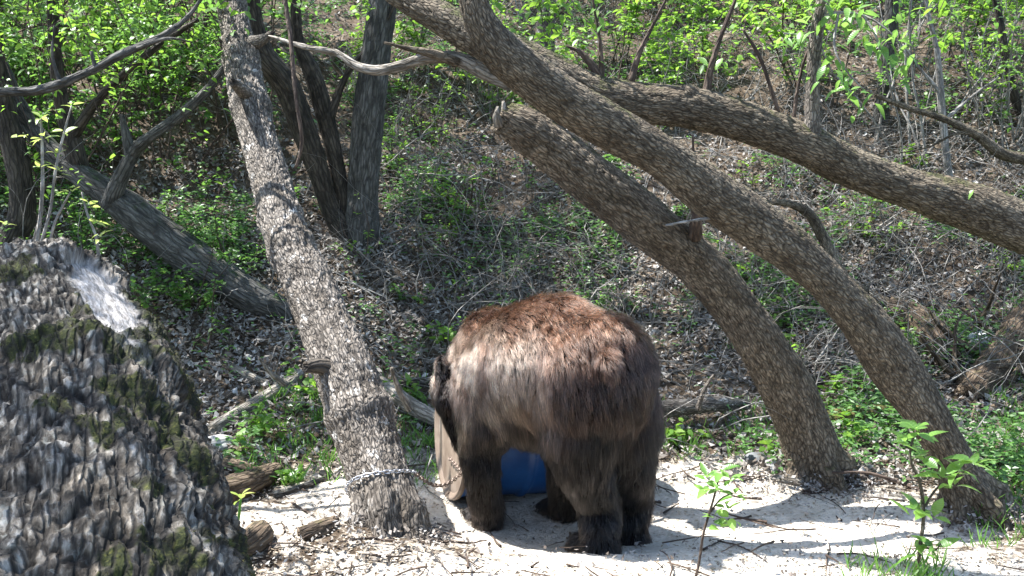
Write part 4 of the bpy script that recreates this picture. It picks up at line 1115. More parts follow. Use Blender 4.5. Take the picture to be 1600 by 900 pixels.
# hanging leaves on the upright shoot of the overhanging tree
r_ = np.random.default_rng(9)
def leafy(parent, spots, size_px, pool, r):
    for px, py, d, n in spots:
        c = at(px, py, d); L = size_px / scale_at(c)
        for i in range(n):
            a = r.uniform(0, 6.28)
            dr = np.array([math.cos(a), math.sin(a), r.uniform(-1.3, 0.1)]); dr /= np.linalg.norm(dr)
            put_leaf(parent, c + r.normal(size=3) * L * 0.45, dr, L * r.uniform(0.6, 1.15), pool, r)
for rows in ([(1272, 30, 3, 4.5), (1310, 20, 2.5, 4.4), (1350, 25, 2, 4.35), (1390, 50, 1.6, 4.3), (1420, 90, 1.2, 4.3)], [(1310, 20, 2, 4.4), (1305, 80, 1.6, 4.35), (1330, 120, 1.4, 4.3), (1350, 140, 1, 4.3)],
             [(1350, 25, 2, 4.35), (1370, 60, 1.5, 4.3), (1380, 100, 1.2, 4.3)], [(1274, 60, 2.5, 4.5), (1245, 55, 2, 4.45), (1225, 52, 1.2, 4.4)], [(1278, 40, 2.5, 4.5), (1300, -10, 2, 4.4), (1320, -50, 1.2, 4.4)]):
    limb(treeD, rows, M['twig'], 'twig', 6, 0.02, 0.0008)
leafy(treeD, [(1310, 20, 4.4, 7), (1290, 10, 4.4, 6), (1325, 45, 4.38, 6), (1345, 15, 4.35, 6), (1300, 100, 4.35, 5), (1290, 125, 4.33, 5), (1320, 125, 4.3, 7), (1340, 145, 4.3, 7), (1352, 160, 4.3, 5), (1368, 70, 4.3, 8), (1385, 85, 4.3, 8), (1400, 60, 4.3, 6), (1410, 95, 4.3, 7), (1420, 115, 4.3, 4),
              (1235, 55, 4.42, 6), (1222, 60, 4.4, 4), (1260, 40, 4.45, 5), (1275, -5, 4.4, 5), (1380, 30, 4.3, 5)], 26, LEAVES, r_)
leafy(treeD, [(952, 200, 4.2, 3), (955, 215, 4.2, 3), (925, 60, 4.5, 4), (935, 85, 4.5, 4), (905, 45, 4.5, 4), (940, 20, 4.5, 4), (1155, 10, 4.5, 4), (1135, 85, 4.5, 4), (1100, 100, 4.5, 3), (1510, 300, 4.5, 3)], 20, LEAVES, r_)
# leafy sprays dropping from above, top edge
def spray(name, x0, x1, y1, n, d0, label, seed, size=0.05, mat='leaf_bright', dens=44):
    r = np.random.default_rng(seed)
    px = r.uniform(x0, x1, n)
    d = d0 + r.normal(size=n) * 0.35
    top = at(px, np.full(n, -140.0), d)
    size = size * 1.25
    e = empty(name, top[0], label, 'branch')
    L = (y1 + 140) / F * d * r.uniform(0.45, 1.0, n)
    W = walk(top, np.stack([r.normal(size=n) * 0.6, r.normal(size=n) * 0.3, -np.ones(n)], -1), L, 9, 0.12)
    V, Q, A = thin_tubes(W, 0.0035 * np.ones((n, 1)) * np.linspace(1, 0.4, 9)[None], 4)
    main = walk(at(np.array([x0 - 150.0]), np.array([-200.0]), np.array([d0])), np.array([[1, 0, 0.03]]), np.array([(x1 - x0 + 300) / F * d0]), 14, 0.03)
    V2, Q2, A2 = thin_tubes(main, 0.018 * np.ones((1, 14)), 8)
    mk('stem', *[*merge([(V, Q, A), (V2, Q2, A2)])][:2], M['twig_brown'], merge([(V, Q, A), (V2, Q2, A2)])[2], parent=e)
    pk = r.integers(0, n, n * dens); kk = r.integers(2, 9, n * dens)
    P = W[pk, kk] + r.normal(size=(len(pk), 3)) * size * 0.6
    a = r.uniform(0, 6.28, len(pk))
    V, Q = leaf_quads(P, np.stack([np.cos(a), np.sin(a), r.uniform(-1, .3, len(pk))], -1), np.array([0, 0, 1.0]) + r.normal(size=(len(pk), 3)) * 0.35, size * r.uniform(0.6, 1.2, len(pk)), 0.5, 'leaf6')
    tag(mk('foliage', V, Q, M[mat], smooth=False, parent=e), kind='stuff')
spray('leafy_bough', 740, 1130, 130, 22, 6.4, 'bright green leafy boughs hanging over the bend of the arching trunk', 31, 0.055)
spray('leafy_bough', 1130, 1330, 60, 10, 6.0, 'bright leafy bough hanging at the top beside the upright shoot', 32, 0.055)
spray('leafy_bough', -60, 330, 150, 30, 6.2, 'green leafy boughs hanging at the top left corner', 33, 0.05, 'leaf_mid')
spray('leafy_bough', -120, 150, 210, 16, 5.4, 'bright leafy bough drooping in front of the dark trunk at the left edge', 36, 0.045, 'leaf_bright', 40)
spray('leafy_bough', -150, 120, 330, 14, 5.0, 'thin leafy bough drooping low in front of the dark trunk at the left edge', 39, 0.034, 'leaf_bright', 30)
spray('leafy_bough', 120, 330, 300, 12, 5.9, 'thin leafy bough drooping over the branch of the fallen grey tree', 40, 0.036, 'leaf_mid', 34)
spray('leafy_bough', 150, 340, 190, 12, 5.6, 'bright leafy bough drooping just left of the pale leaning tree', 37, 0.045, 'leaf_bright', 40)
spray('leafy_bough', 1330, 1560, 150, 12, 5.4, 'bright leafy bough drooping right of the upright shoot', 38, 0.05, 'leaf_bright', 36)
spray('leafy_bough', 390, 700, 40, 10, 6.6, 'thin leafy bough hanging at the top above the twisted stems', 34, 0.04)
spray('leafy_bough', 1400, 1680, 70, 12, 6.6, 'dim green bough hanging at the upper right corner', 35, 0.045, 'leaf_mid')

# ------------------------------------------------------------------ the blue barrel
def barrel():
    a = at(708, 674, 4.42); b = at(990, 668, 4.66)
    R = 0.285
    ax = (b - a); Lb = np.linalg.norm(ax); ax /= Lb; Lb = 0.72
    e = empty('barrel', [a[0], a[1], float(gz(a[0], a[1]))], 'blue drum lying on its side behind the bear, pale round end showing', 'barrel')
    s = np.cross(ax, [0, 0, 1]); s /= np.linalg.norm(s); u = np.cross(s, ax)
    ns = 72
    th = np.linspace(0, 2 * np.pi, ns, endpoint=False)
    ring = np.cos(th)[:, None] * s + np.sin(th)[:, None] * u
    def lathe(prof, name, mat, parent, close=False):
        n = len(prof)
        V = np.vstack([a + ax * p[0] + ring * p[1] for p in prof])
        i = np.arange(n - 1)[:, None] * ns; j = np.arange(ns)[None]
        Q = np.stack([i + j, i + (j + 1) % ns, i + ns + (j + 1) % ns, i + ns + j], -1).reshape(-1, 4)
        return mk(name, V, Q, mat, parent=parent)
    m, t = nmat('blue_painted_drum'); N = NT(t); co = N.n('TexCoord').outputs['Object']
    f = N.noise(co, 9, 6, 0.65); sc = N.noise(N.vmap(co, (1, 1, 9)), 14, 5, 0.6)
    col = N.mix(N.ramp(f, [(0.4, (0, 0, 0)), (0.75, (1, 1, 1))]), (0.006, 0.050, 0.19), (0.012, 0.085, 0.27))
    col = N.mix(N.ramp(sc, [(0.66, (0, 0, 0)), (0.72, (1, 1, 1))]), col, (0.16, 0.20, 0.24))
    N.out(N.pbsdf(col, N.ramp(f, [(0.3, (0.35, 0.35, 0.35)), (0.7, (0.6, 0.6, 0.6))]), N.bump(f, 0.15, 0.01), 0.5).outputs[0])
    prof = [(0.0, R - 0.02), (0.0, R)]
    zs = np.linspace(0.005, Lb, 90)
    for z in zs:
        k = sum(0.013 * math.exp(-((z - c) / 0.012) ** 2) for c in (0.29, 0.57))
        k += sum(0.004 * math.exp(-((z - c) / 0.006) ** 2) for c in (0.03, 0.06, 0.80))
        prof.append((z, R - 0.006 + k))
    prof += [(Lb, R), (Lb + 0.006, R - 0.004), (Lb - 0.015, R - 0.012), (Lb - 0.018, 0.001)]
    lathe(prof, 'body', m, e)
    m2, t2 = nmat('pale_tan_lid'); N = NT(t2); co = N.n('TexCoord').outputs['Object']
    f = N.noise(co, 7, 6, 0.65)
    col = N.ramp(f, [(0.3, (0.13, 0.09, 0.065)), (0.55, (0.22, 0.17, 0.13)), (0.8, (0.36, 0.31, 0.26))])
    N.out(N.pbsdf(col, 0.5, N.bump(f, 0.1, 0.01), 0.4).outputs[0])
    lathe([(-0.004, R - 0.022), (-0.016, R - 0.002), (-0.018, R + 0.008), (-0.006, R + 0.011), (0.006, R + 0.008)], 'rim', m2, e)
    lathe([(-0.002, 0.001), (-0.002, 0.1), (-0.004, 0.14), (-0.002, 0.18), (-0.003, R - 0.02)][::-1], 'lid', m2, e)
    return a, ax, s, u, R
BA, BAX, BS, BU, BR = barrel()

# ------------------------------------------------------------------ chain
def chain():
    # closed ring round the trunk, then a slack run to the barrel
    Cw = at(596, 752, 3.86)
    tr_ax = norm(PA[3] - PA[1]); n1 = norm(np.cross(tr_ax, [0, 1, 0])); n2 = np.cross(tr_ax, n1)
    rad = RA[2] + 0.013
    # centre of the trunk at this height
    k = np.argmin(np.abs(catmull(PA[:, :3], 400)[:, 2] - Cw[2])); Cw = catmull(PA[:, :3], 400)[k]
    th = np.linspace(0, 2 * np.pi, 400)
    loop = Cw + rad * (np.cos(th)[:, None] * n1 + np.sin(th)[:, None] * n2) + np.array([0, 0, 0.008]) * np.sin(2 * th)[:, None]
    right = loop[np.argmax(loop[:, 0])]
    end = at(722, 738, 4.2)
    t = np.linspace(0, 1, 120)[:, None]
    run = right * (1 - t) + end * t; run[:, 2] -= 0.055 * np.sin(np.pi * t[:, 0])
    end2 = BA + BS * 0.0 - BU * 0.12 - BAX * 0.01
    t = np.linspace(0, 1, 60)[:, None]
    run2 = end * (1 - t) + end2 * t
    e = empty('chain', right, 'silvery steel chain looped round the pale trunk and slung to the barrel', 'chain')
    m, t_ = nmat('galvanised_steel'); N = NT(t_)
    f = N.noise(N.n('TexCoord').outputs['Object'], 90, 4)
    N.out(N.pbsdf(N.ramp(f, [(0.3, (0.22, 0.22, 0.23)), (0.7, (0.52, 0.53, 0.56))]), 0.42, None, 0.5, 0.85).outputs[0])
    m2, t_ = nmat('rusty_steel'); N = NT(t_)
    f = N.noise(N.n('TexCoord').outputs['Object'], 90, 4)
    N.out(N.pbsdf(N.ramp(f, [(0.3, (0.08, 0.05, 0.035)), (0.7, (0.30, 0.24, 0.20))]), 0.5, None, 0.5, 0.6).outputs[0])
    # link mesh: elongated torus along X
    nu, nv, r = 14, 6, 0.0026
    V, Q = [], []
    for i in range(nu):
        a = 2 * math.pi * i / nu
        cx, cy = 0.0065 * math.cos(a) + (0.006 if math.cos(a) > 0 else -0.006), 0.0068 * math.sin(a)
        nx, ny = math.cos(a), math.sin(a)
        for j in range(nv):
            b = 2 * math.pi * j / nv
            V.append((cx + nx * r * math.cos(b), cy + ny * r * math.cos(b), r * math.sin(b)))
            Q.append((i * nv + j, ((i + 1) % nu) * nv + j, ((i + 1) % nu) * nv + (j + 1) % nv, i * nv + (j + 1) % nv))
    mes = []
    for mm_ in (m, m2):
        me = bpy.data.meshes.new('link'); me.from_pydata(V, [], Q); me.update(); me.materials.append(mm_)
        for p_ in me.polygons: p_.use_smooth = True
        mes.append(me)
    cnt = 0
    for path, me in ((loop, mes[0]), (run, mes[1]), (run2, mes[1])):
        L = np.concatenate([[0], np.cumsum(np.linalg.norm(np.diff(path, axis=0), axis=1))])
        for u in np.arange(0, L[-1], 0.0195):
            p = np.array([np.interp(u, L, path[:, c]) for c in range(3)]); p2 = np.array([np.interp(min(u + 0.01, L[-1]), L, path[:, c]) for c in range(3)])
            if np.linalg.norm(p2 - p) < 1e-5: continue
            o = bpy.data.objects.new('link', me); COL.objects.link(o); o.parent = e
            o.location = Vector(p) - e.location
            o.rotation_euler = Vector(p2 - p).to_track_quat('X', 'Z').to_euler()
            o.rotation_euler.rotate_axis('X', math.radians(45 + 90 * (cnt % 2))); cnt += 1
chain()

# ------------------------------------------------------------------ the bear
def bear():
    import bmesh
    blobs = []      # (centre, radius xyz scale)
    def B(px, py, hw, d, sz=(1, 1, 1)):
        p = at(px, py, d); blobs.append((p, hw / scale_at(p), sz)); return p
    def cap(rows, n=10):
        P, R = pxpath(rows)
        C = catmull(np.hstack([P, R[:, None]]), n * (len(rows) - 1))
        for c in C: blobs.append((c[:3], c[3], (1, 1, 1)))
    # trunk of the body, rump to shoulders
    B(925, 588, 98, 3.74); B(938, 560, 72, 3.70); B(965, 590, 58, 3.72); B(905, 600, 92, 3.80)
    cap([(930, 585, 96, 3.74), (890, 572, 98, 3.84), (850, 568, 99, 3.94), (815, 580, 95, 4.06), (797, 590, 90, 4.14)], 5)
    B(852, 528, 64, 3.95); B(880, 525, 62, 3.88)                 # spine over the loin
    B(772, 540, 55, 4.20); B(765, 560, 58, 4.2)                  # shoulder hump
    B(775, 610, 72, 4.10); B(765, 640, 58, 4.08)                 # left shoulder blade and upper arm
    B(830, 620, 76, 4.0); B(858, 618, 66, 3.95)                  # belly
    # neck and head, hanging to the left over the barrel
    cap([(770, 575, 62, 4.2), (745, 590, 54, 4.22), (726, 603, 45, 4.2), (718, 618, 39, 4.16)], 5)
    B(717, 622, 36, 4.14); B(712, 604, 28, 4.14)
    cap([(717, 632, 30, 4.14), (716, 655, 23, 4.12), (719, 676, 18, 4.11), (722, 692, 15.5, 4.10)], 5)
    B(722, 640, 30, 4.15)
    # fore legs
    cap([(765, 650, 52, 4.06), (752, 695, 34, 4.04), (752, 730, 28, 4.03), (757, 768, 24, 4.07), (762, 796, 23, 4.10)], 6)
    cap([(858, 650, 46, 4.12), (874, 695, 30, 4.12), (880, 740, 25, 4.12), (884, 776, 23, 4.14), (884, 794, 22, 4.15)], 6)
    # near hind leg
    cap([(922, 622, 78, 3.74), (910, 672, 62, 3.72), (911, 715, 46, 3.71), (925, 755, 37, 3.75), (936, 790, 32, 3.78), (938, 820, 30, 3.74)], 6)
    # far hind leg
    cap([(965, 625, 62, 3.80), (975, 680, 50, 3.80), (978, 725, 42, 3.82), (985, 765, 32, 3.92), (988, 792, 28, 3.94), (986, 812, 26, 3.92)], 6)
    feet = []
    HD = np.array([-0.50, 0.86, 0]); SD = np.array([0.86, 0.50, 0])
    for (px, py, d, l, dirx) in ((762, 806, 4.10, 0.058, -0.10), (884, 800, 4.15, 0.055, 0.0), (938, 832, 3.72, 0.075, -0.3), (986, 818, 3.92, 0.07, -0.3)):
        p = at(px, py, d); z = float(gz(p[0], p[1])); feet.append((p, d))
        for k, w in ((0.0, 1.0), (0.055, 0.95), (0.10, 0.75)):
            q = p.copy() + HD * k; q[2] = float(gz(q[0], q[1])) + 0.034
            blobs.append((q, l * w, (1, 1, 0.62)))
        for tI_ in (-1.5, -0.5, 0.5, 1.5):
            q = p + HD * 0.135 + SD * tI_ * 0.024; q[2] = float(gz(q[0], q[1])) + 0.022
            blobs.append((q, 0.019, (1, 1, 0.9)))
        # bring the shank down onto the foot whatever the ground does
        q = p.copy(); q[2] = float(gz(p[0], p[1])) + 0.06; blobs.append((q, l * 0.86, (1, 1, 1)))
    # tail
    cap([(950, 560, 16, 3.53), (954, 574, 11, 3.49), (955, 586, 7, 3.48)], 4)
    bm = bmesh.new()
    for c, r, sz in blobs:
        t_ = bmesh.ops.create_icosphere(bm, subdivisions=3, radius=1.0)
        for v in t_['verts']:
            v.co = Vector((c[0] + v.co.x * r * sz[0], c[1] + v.co.y * r * sz[1], c[2] + v.co.z * r * sz[2]))
    # ears: thick cupped discs standing on the head
    earc = at(689, 572, 4.13); earc2 = at(728, 572, 4.26)
    for ec in (earc, earc2):
        t_ = bmesh.ops.create_icosphere(bm, subdivisions=3, radius=1.0)
        for v in t_['verts']:
            v.co = Vector((ec[0] + v.co.x * 0.020, ec[1] + v.co.y * 0.030, ec[2] + v.co.z * 0.046))
        t_ = bmesh.ops.create_icosphere(bm, subdivisions=3, radius=1.0)
        for v in t_['verts']:
            v.co = Vector((ec[0] + 0.008 + v.co.x * 0.028, ec[1] + v.co.y * 0.030, ec[2] - 0.045 + v.co.z * 0.04))
    me = bpy.data.meshes.new('tmp'); bm.to_mesh(me); bm.free()
    o = bpy.data.objects.new('tmp', me); COL.objects.link(o)
    rm = o.modifiers.new('r', 'REMESH'); rm.mode = 'VOXEL'; rm.voxel_size = 0.009
    sm = o.modifiers.new('s', 'SMOOTH'); sm.factor = 0.6; sm.iterations = 9
    dg = bpy.context.evaluated_depsgraph_get(); dg.update()
    ev = o.evaluated_get(dg); me2 = bpy.data.meshes.new_from_object(ev)
    nV = len(me2.vertices); V = np.zeros(nV * 3); me2.vertices.foreach_get('co', V); V = V.reshape(-1, 3)
    Nn = np.zeros(nV * 3); me2.vertices.foreach_get('normal', Nn); Nn = Nn.reshape(-1, 3)
    nP = len(me2.polygons); ls = np.zeros(nP, int); lt = np.zeros(nP, int)
    me2.polygons.foreach_get('loop_start', ls); me2.polygons.foreach_get('loop_total', lt)
    lv = np.zeros(len(me2.loops), int); me2.loops.foreach_get('vertex_index', lv)
    Q = np.array([lv[a:a + 4] for a, b in zip(ls, lt) if b == 4])
    bpy.data.objects.remove(o)
    # shape lumps: muscles under the coat
    V = V + Nn * ((fbm(V * 7, 3, 201) - 0.5) * 0.02)[:, None]
    m, t = nmat('bear_skin'); N = NT(t)
    N.out(N.pbsdf((0.006, 0.004, 0.003), 0.9, None, 0.05).outputs[0])
    ctr = at(850, 830, 3.9); ctr[2] = gz(ctr[0], ctr[1])
    e = empty('bear', ctr, 'brown black-bear seen from behind, head down over the blue barrel', 'bear')
    body = mk('body', V, Q, m, parent=e)
    # ---- fur
    NF = 170000
    a, b, c, d = V[Q[:, 0]], V[Q[:, 1]], V[Q[:, 2]], V[Q[:, 3]]
    area = 0.5 * np.linalg.norm(np.cross(c - a, d - b), axis=1)
    r = np.random.default_rng(5)
    fi = r.choice(len(Q), NF, p=area / area.sum())
    u, v = r.random((NF, 1)), r.random((NF, 1))
    def lerp(X): return (X[Q[fi, 0]] * (1 - u) + X[Q[fi, 1]] * u) * (1 - v) + (X[Q[fi, 3]] * (1 - u) + X[Q[fi, 2]] * u) * v
    P = lerp(V); Nr = norm(lerp(Nn))
    # do not grow hair on the soles
    gzP = gz(P[:, 0], P[:, 1]); keep = P[:, 2] > gzP + 0.012
    P, Nr, gzP = P[keep], Nr[keep], gzP[keep]; n = len(P)
    hgt = P[:, 2] - gzP
    # flow: tail-ward along the back, down on flanks and legs
    BK = np.array([0.45, -0.75, 0.0])
    headp = at(717, 640, 4.13)
    wleg = sstep(0.62, 0.25, hgt)[:, None]
    side = (1 - np.clip(Nr[:, 2:3], 0, 1))
    flow = BK * (1 - wleg) * (0.35 + 0.65 * (1 - side)) + np.array([0, 0, -1.0]) * (wleg * 0.9 + side * 0.95)
    sw = np.stack([fbm(P * 5 + k * 17, 2, 210 + k) - 0.5 for k in range(3)], -1) * 1.3
    flow = flow + sw * 0.8
    flow = flow - Nr * np.sum(flow * Nr, 1, keepdims=True); flow = norm(flow)
    dh = np.linalg.norm((P - headp) / [1, 1, 1.2], axis=1)
    head = sstep(0.17, 0.10, dh)
    dleg = sstep(0.30, 0.10, hgt)
    L = 0.062 * (1 - 0.72 * head) * (1 - 0.15 * dleg) * (0.6 + 0.8 * fbm(P * 9, 2, 230)) * r.uniform(0.7, 1.2, n)
    L = L * (0.8 + 0.7 * sstep(0.35, 0.5, hgt) * sstep(0.62, 0.5, hgt))
    eard = np.minimum(np.linalg.norm(P - earc, axis=1), np.linalg.norm(P - earc2, axis=1))
    L = np.where(eard < 0.06, L * 0.4 + 0.002, L)
    # clumps: hairs share the tip of the nearest lock
    ncl = 4200
    ci = r.choice(n, ncl, replace=False)
    cell = 0.024
    keys = {}
    Kc = np.floor(P[ci] / cell).astype(int)
    for i_, k_ in enumerate(map(tuple, Kc)): keys.setdefault(k_, []).append(ci[i_])
    own = np.full(n, -1)
    Kp = np.floor(P / cell).astype(int)
    order = np.lexsort((Kp[:, 2], Kp[:, 1], Kp[:, 0])); Ks = Kp[order]
    brk = np.concatenate([[0], np.where(np.any(np.diff(Ks, axis=0), axis=1))[0] + 1, [n]])
    for s_, e_ in zip(brk[:-1], brk[1:]):
        k0 = Ks[s_]; cand = []
        for dx in (-1, 0, 1):
            for dy in (-1, 0, 1):
                for dz in (-1, 0, 1):
                    cand += keys.get((k0[0] + dx, k0[1] + dy, k0[2] + dz), [])
        if not cand: continue
        cand = np.array(cand); idx = order[s_:e_]
        dd = np.linalg.norm(P[idx][:, None] - P[cand][None], axis=2)
        own[idx] = cand[np.argmin(dd, 1)]
    own = np.where(own < 0, np.arange(n), own)
    K = 5
    tt = np.linspace(0, 1, K)
    lift = (0.55 - 0.15 * head) + r.normal(size=n) * 0.10 + (r.random(n) * 0.4 - 0.2)[own]
    jit = r.normal(size=(n, 3)) * 0.16
    pts = np.zeros((n, K, 3)); pts[:, 0] = P - Nr * 0.002
    for i in range(1, K):
        f_ = tt[i]
        dirv = norm(Nr * (lift[:, None] * (1 - 0.75 * f_)) + flow * (0.6 + 0.6 * f_) + jit + np.array([0, 0, -0.18 * f_]))
        pts[:, i] = pts[:, i - 1] + dirv * (L / (K - 1))[:, None]
    clump = (0.48 * (0.5 + r.random(n) * 0.6))[:, None] * (1 - 0.5 * head)[:, None]
    cp = pts[own]
    for i in range(1, K):
        w = clump * tt[i] ** 1.3
        near = np.linalg.norm(cp[:, i] - pts[:, i], axis=1, keepdims=True)
        w = np.where(near < 0.06, w, 0)
        pts[:, i] = pts[:, i] * (1 - w) + cp[:, i] * w
    hc = bpy.data.hair_curves.new('fur')
    hc.add_curves([K] * n)
    hc.attributes['position'].data.foreach_set('vector', pts.astype(np.float32).ravel())
    rad = hc.attributes.get('radius') or hc.attributes.new('radius', 'FLOAT', 'POINT')
    rad.data.foreach_set('value', (np.tile(np.array([1, 0.95, 0.8, 0.55, 0.15]), n) * np.repeat(r.uniform(0.00035, 0.0006, n), K)).astype(np.float32))
    # coat colour with painted sheen and shade: cinnamon over the back, near black on the legs, a few grizzled tips
    cin = sstep(0.66, 0.86, hgt + (fbm(P * 6, 3, 240) - 0.5) * 0.25)
    cinn = np.array([0.050, 0.0235, 0.0140]); dark = np.array([0.0012, 0.0008, 0.0007])
    mid = np.array([0.026, 0.0145, 0.0105])
    colr = mid[None] * (1 - cin[:, None]) + cinn[None] * cin[:, None]
    dk = sstep(0.68, 0.42, hgt + (fbm(P * 8, 3, 250) - 0.5) * 0.2)
    colr = colr * (1 - dk[:, None]) + dark[None] * dk[:, None]
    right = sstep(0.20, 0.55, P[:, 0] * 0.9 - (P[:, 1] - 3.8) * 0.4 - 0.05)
    colr = colr * (1 - 0.6 * right[:, None])  # side away from the sun darkened: shade painted into the coat
    flank_sheen = sstep(0.04, -0.20, P[:, 0] * 0.85 + (P[:, 1] - 3.9) * 0.5) * sstep(0.34, 0.48, hgt) * (1 - head)
    flank_sheen = flank_sheen * (0.12 + 1.15 * sstep(0.40, 0.60, fbm(P * [14, 14, 7], 4, 270)))
    colr = colr * (1 - 0.7 * np.clip(flank_sheen, 0, 1)[:, None]) + 0.7 * np.clip(flank_sheen, 0, 1)[:, None] * np.array([0.185, 0.132, 0.098])  # sun sheen on the left flank painted as paler hair
    colr = colr * (1 - 0.4 * head[:, None])
    colr = colr * (0.55 + 0.9 * r.random((n, 1))) * (0.7 + 0.6 * fbm(P * 12, 2, 260))[:, None]
    cl = r.random(n); colr = colr * (0.5 + 1.1 * cl[own] ** 2)[:, None]
    colr = colr * (1 + 0.9 * sstep(0.20, 0.12, hgt))[:, None]
    griz = (r.random(n) < 0.12)
    colr[griz] = colr[griz] * 4 + np.array([0.05, 0.042, 0.038])
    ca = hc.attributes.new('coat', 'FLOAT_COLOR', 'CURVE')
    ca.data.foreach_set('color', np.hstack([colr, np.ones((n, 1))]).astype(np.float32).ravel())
    m, t = nmat('bear_fur'); N = NT(t)
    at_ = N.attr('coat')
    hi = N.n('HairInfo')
    col = N.mix(N.math('MULTIPLY', hi.outputs['Intercept'], 0.55), at_.outputs['Color'], N.mix(1.0, at_.outputs['Color'], (2.6, 2.5, 2.4), 'MULTIPLY'))  # roots darker than tips: occlusion between hairs put into the colour
    hb = N.n('BsdfHairPrincipled'); hb.parametrization = 'COLOR'
    N.l(col, hb.inputs['Color']); hb.inputs['Roughness'].default_value = 0.27; hb.inputs['Radial Roughness'].default_value = 0.45
    hb.inputs['Random Roughness'].default_value = 0.2; hb.inputs['IOR'].default_value = 1.42
    N.out(hb.outputs[0])
    hc.materials.append(m)
    fo = bpy.data.objects.new('fur', hc); COL.objects.link(fo); fo.parent = e
    fo.matrix_parent_inverse = __import__('mathutils').Matrix.Translation(-e.location)
    # eye, nose and claws
    def ball(name, p, r_, col, rough, sc=(1, 1, 1)):
        bm = bmesh.new(); bmesh.ops.create_icosphere(bm, subdivisions=2, radius=1)
        V = np.array([v.co[:] for v in bm.verts]); Fc = np.array([[v.index for v in f.verts] for f in bm.faces]); bm.free()
        mm_, t = nmat('bear_' + name); N = NT(t); N.out(N.pbsdf(col, rough, None, 0.5).outputs[0])
        return mk(name, V * r_ * np.array(sc) + p, Fc, mm_, parent=e)
    ball('eye', at(690, 634, 4.11), 0.009, (0.01, 0.006, 0.004), 0.1)
    ball('nose', at(723, 707, 4.09), 0.022, (0.012, 0.01, 0.01), 0.35, (1.1, 0.8, 0.7))
    mm_, t = nmat('bear_claw'); N = NT(t); N.out(N.pbsdf((0.05, 0.04, 0.03), 0.4, None, 0.5).outputs[0])
    for p, d in feet:
        for tI_ in (-1.5, -0.5, 0.5, 1.5):
            q = p + HD * 0.150 + SD * tI_ * 0.024; z = float(gz(q[0], q[1]))
            Pc = np.array([[q[0], q[1], z + 0.026], [q[0] + HD[0] * 0.018, q[1] + HD[1] * 0.018, z + 0.022], [q[0] + HD[0] * 0.034, q[1] + HD[1] * 0.034, z + 0.004]])
            V, Q, A = tube(Pc, np.array([0.005, 0.004, 0.001]), 6, 0.006, None, False)
            mk('claw', V, Q, mm_, parent=e)
bear()

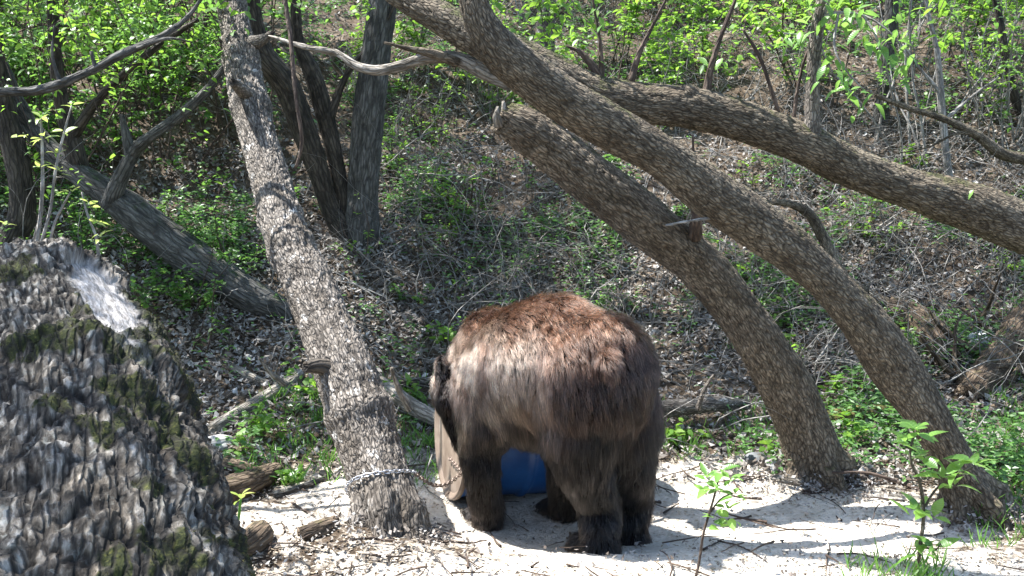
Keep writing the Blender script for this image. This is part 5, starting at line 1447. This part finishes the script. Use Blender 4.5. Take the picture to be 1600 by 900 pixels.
# ------------------------------------------------------------------ leaf clumps added above the frame to shade chosen spots
def lit_keep(p):
    """1 where the added clumps leave the place open to the sun"""
    x, y = p[:, 0], p[:, 1]
    open_ = np.exp(-(((x - 0.35) / 1.25) ** 4 + ((y - 3.9) / 0.95) ** 4))
    return open_
def shade_clumps():
    # targets over the whole place
    n = 1500
    r = np.random.default_rng(77)
    T = np.stack([r.uniform(-7, 7, n), r.uniform(-1, 13, n), np.zeros(n)], -1)
    ex = [np.stack([r.normal(cx, sx, m), r.normal(cy, sy, m), np.zeros(m)], -1) for cx, cy, sx, sy, m in ((-0.95, 2.3, 0.28, 0.5, 26), (-1.7, 6.2, 0.6, 0.35, 12), (-0.25, 7.0, 0.25, 0.7, 8), (2.75, 5.9, 0.35, 0.3, 9))]
    T = np.vstack([T] + ex); n = len(T); forced = np.arange(n) >= 1500
    T[:, 2] = gz(T[:, 0], T[:, 1]) + 0.3
    q = T * [1, 1, 0]
    dens = sstep(0.36, 0.56, fbm(q * 0.75, 3, 301)) * 0.32
    dens = dens * (1 - lit_keep(T))
    # steady shade: over the big log, over the weeds behind it, over the bare soil
    for cx, cy, rx, ry, a in ((-1.1, 2.4, 0.55, 0.75, 0.9), (-1.6, 6.3, 1.1, 0.7, 0.7), (-0.3, 7.0, 0.5, 1.2, 0.6), (-3.2, 6.5, 1.5, 1.5, 0.4), (1.9, 6.2, 0.6, 0.5, 0.5)):
        dens = np.maximum(dens, a * np.exp(-(((T[:, 0] - cx) / rx) ** 2 + ((T[:, 1] - cy) / ry) ** 2)))
    # leaning pale tree and its foot stay sunlit
    dens = dens * (1 - np.exp(-(((T[:, 0] + 0.75) / 0.45) ** 2 + ((T[:, 1] - 3.9) / 0.7) ** 2)))
    keep = (r.random(n) < dens) | forced
    T = T[keep]
    h = r.uniform(4.6, 6.5, len(T))
    C = T + SUN * (h / SUN[2])[:, None]
    tops = {'A': (treeA, PA), 'C': (treeC, PC), 'D': (treeD, PD)}
    # three trees share the added clumps by nearness
    cen = {'A': np.array([-3.2, 6.5]), 'C': np.array([0.0, 4.5]), 'D': np.array([2.0, 5.5])}
    names = list(cen); D2 = np.stack([np.linalg.norm(C[:, :2] - cen[k], axis=1) for k in names], 1)
    who = np.argmin(D2, 1)
    for i, k in enumerate(names):
        c = C[who == i]
        if not len(c): continue
        m_ = 50
        P = np.repeat(c, m_, 0) + rand_unit(len(c) * m_) * (rng.random((len(c) * m_, 1)) ** 0.5) * 0.34 * np.array([1, 1, 0.8])
        shade_leaf_mesh(P, tops[k][0])  # unseen leaves placed to cast shade, parented to the visible trees
        # thin added stems to the far clumps; nearer clumps float free
        c = c[c[:, 1] > 6.8]
        if not len(c): continue
        tip = tops[k][1][-1]
        kk = 8
        path = np.zeros((len(c), kk, 3)); t = np.linspace(0, 1, kk)[:, None]
        for j in range(len(c)):
            mid_ = (tip + c[j]) / 2 + [0, 0, 0.6]
            path[j] = (1 - t) ** 2 * tip + 2 * t * (1 - t) * mid_ + t ** 2 * c[j]
        V, Q, A = thin_tubes(path, np.linspace(0.009, 0.003, kk)[None] * np.ones((len(c), 1)), 4)
        mk('limbs', V, Q, M['bark_grey'], A, parent=tops[k][0])
    print('shade clumps', len(T))
shade_clumps()
tris = sum(len(o.data.loops) - 2 * len(o.data.polygons) for o in scn.objects if o.type == 'MESH')
print('tris', tris, 'objects', len(scn.objects))
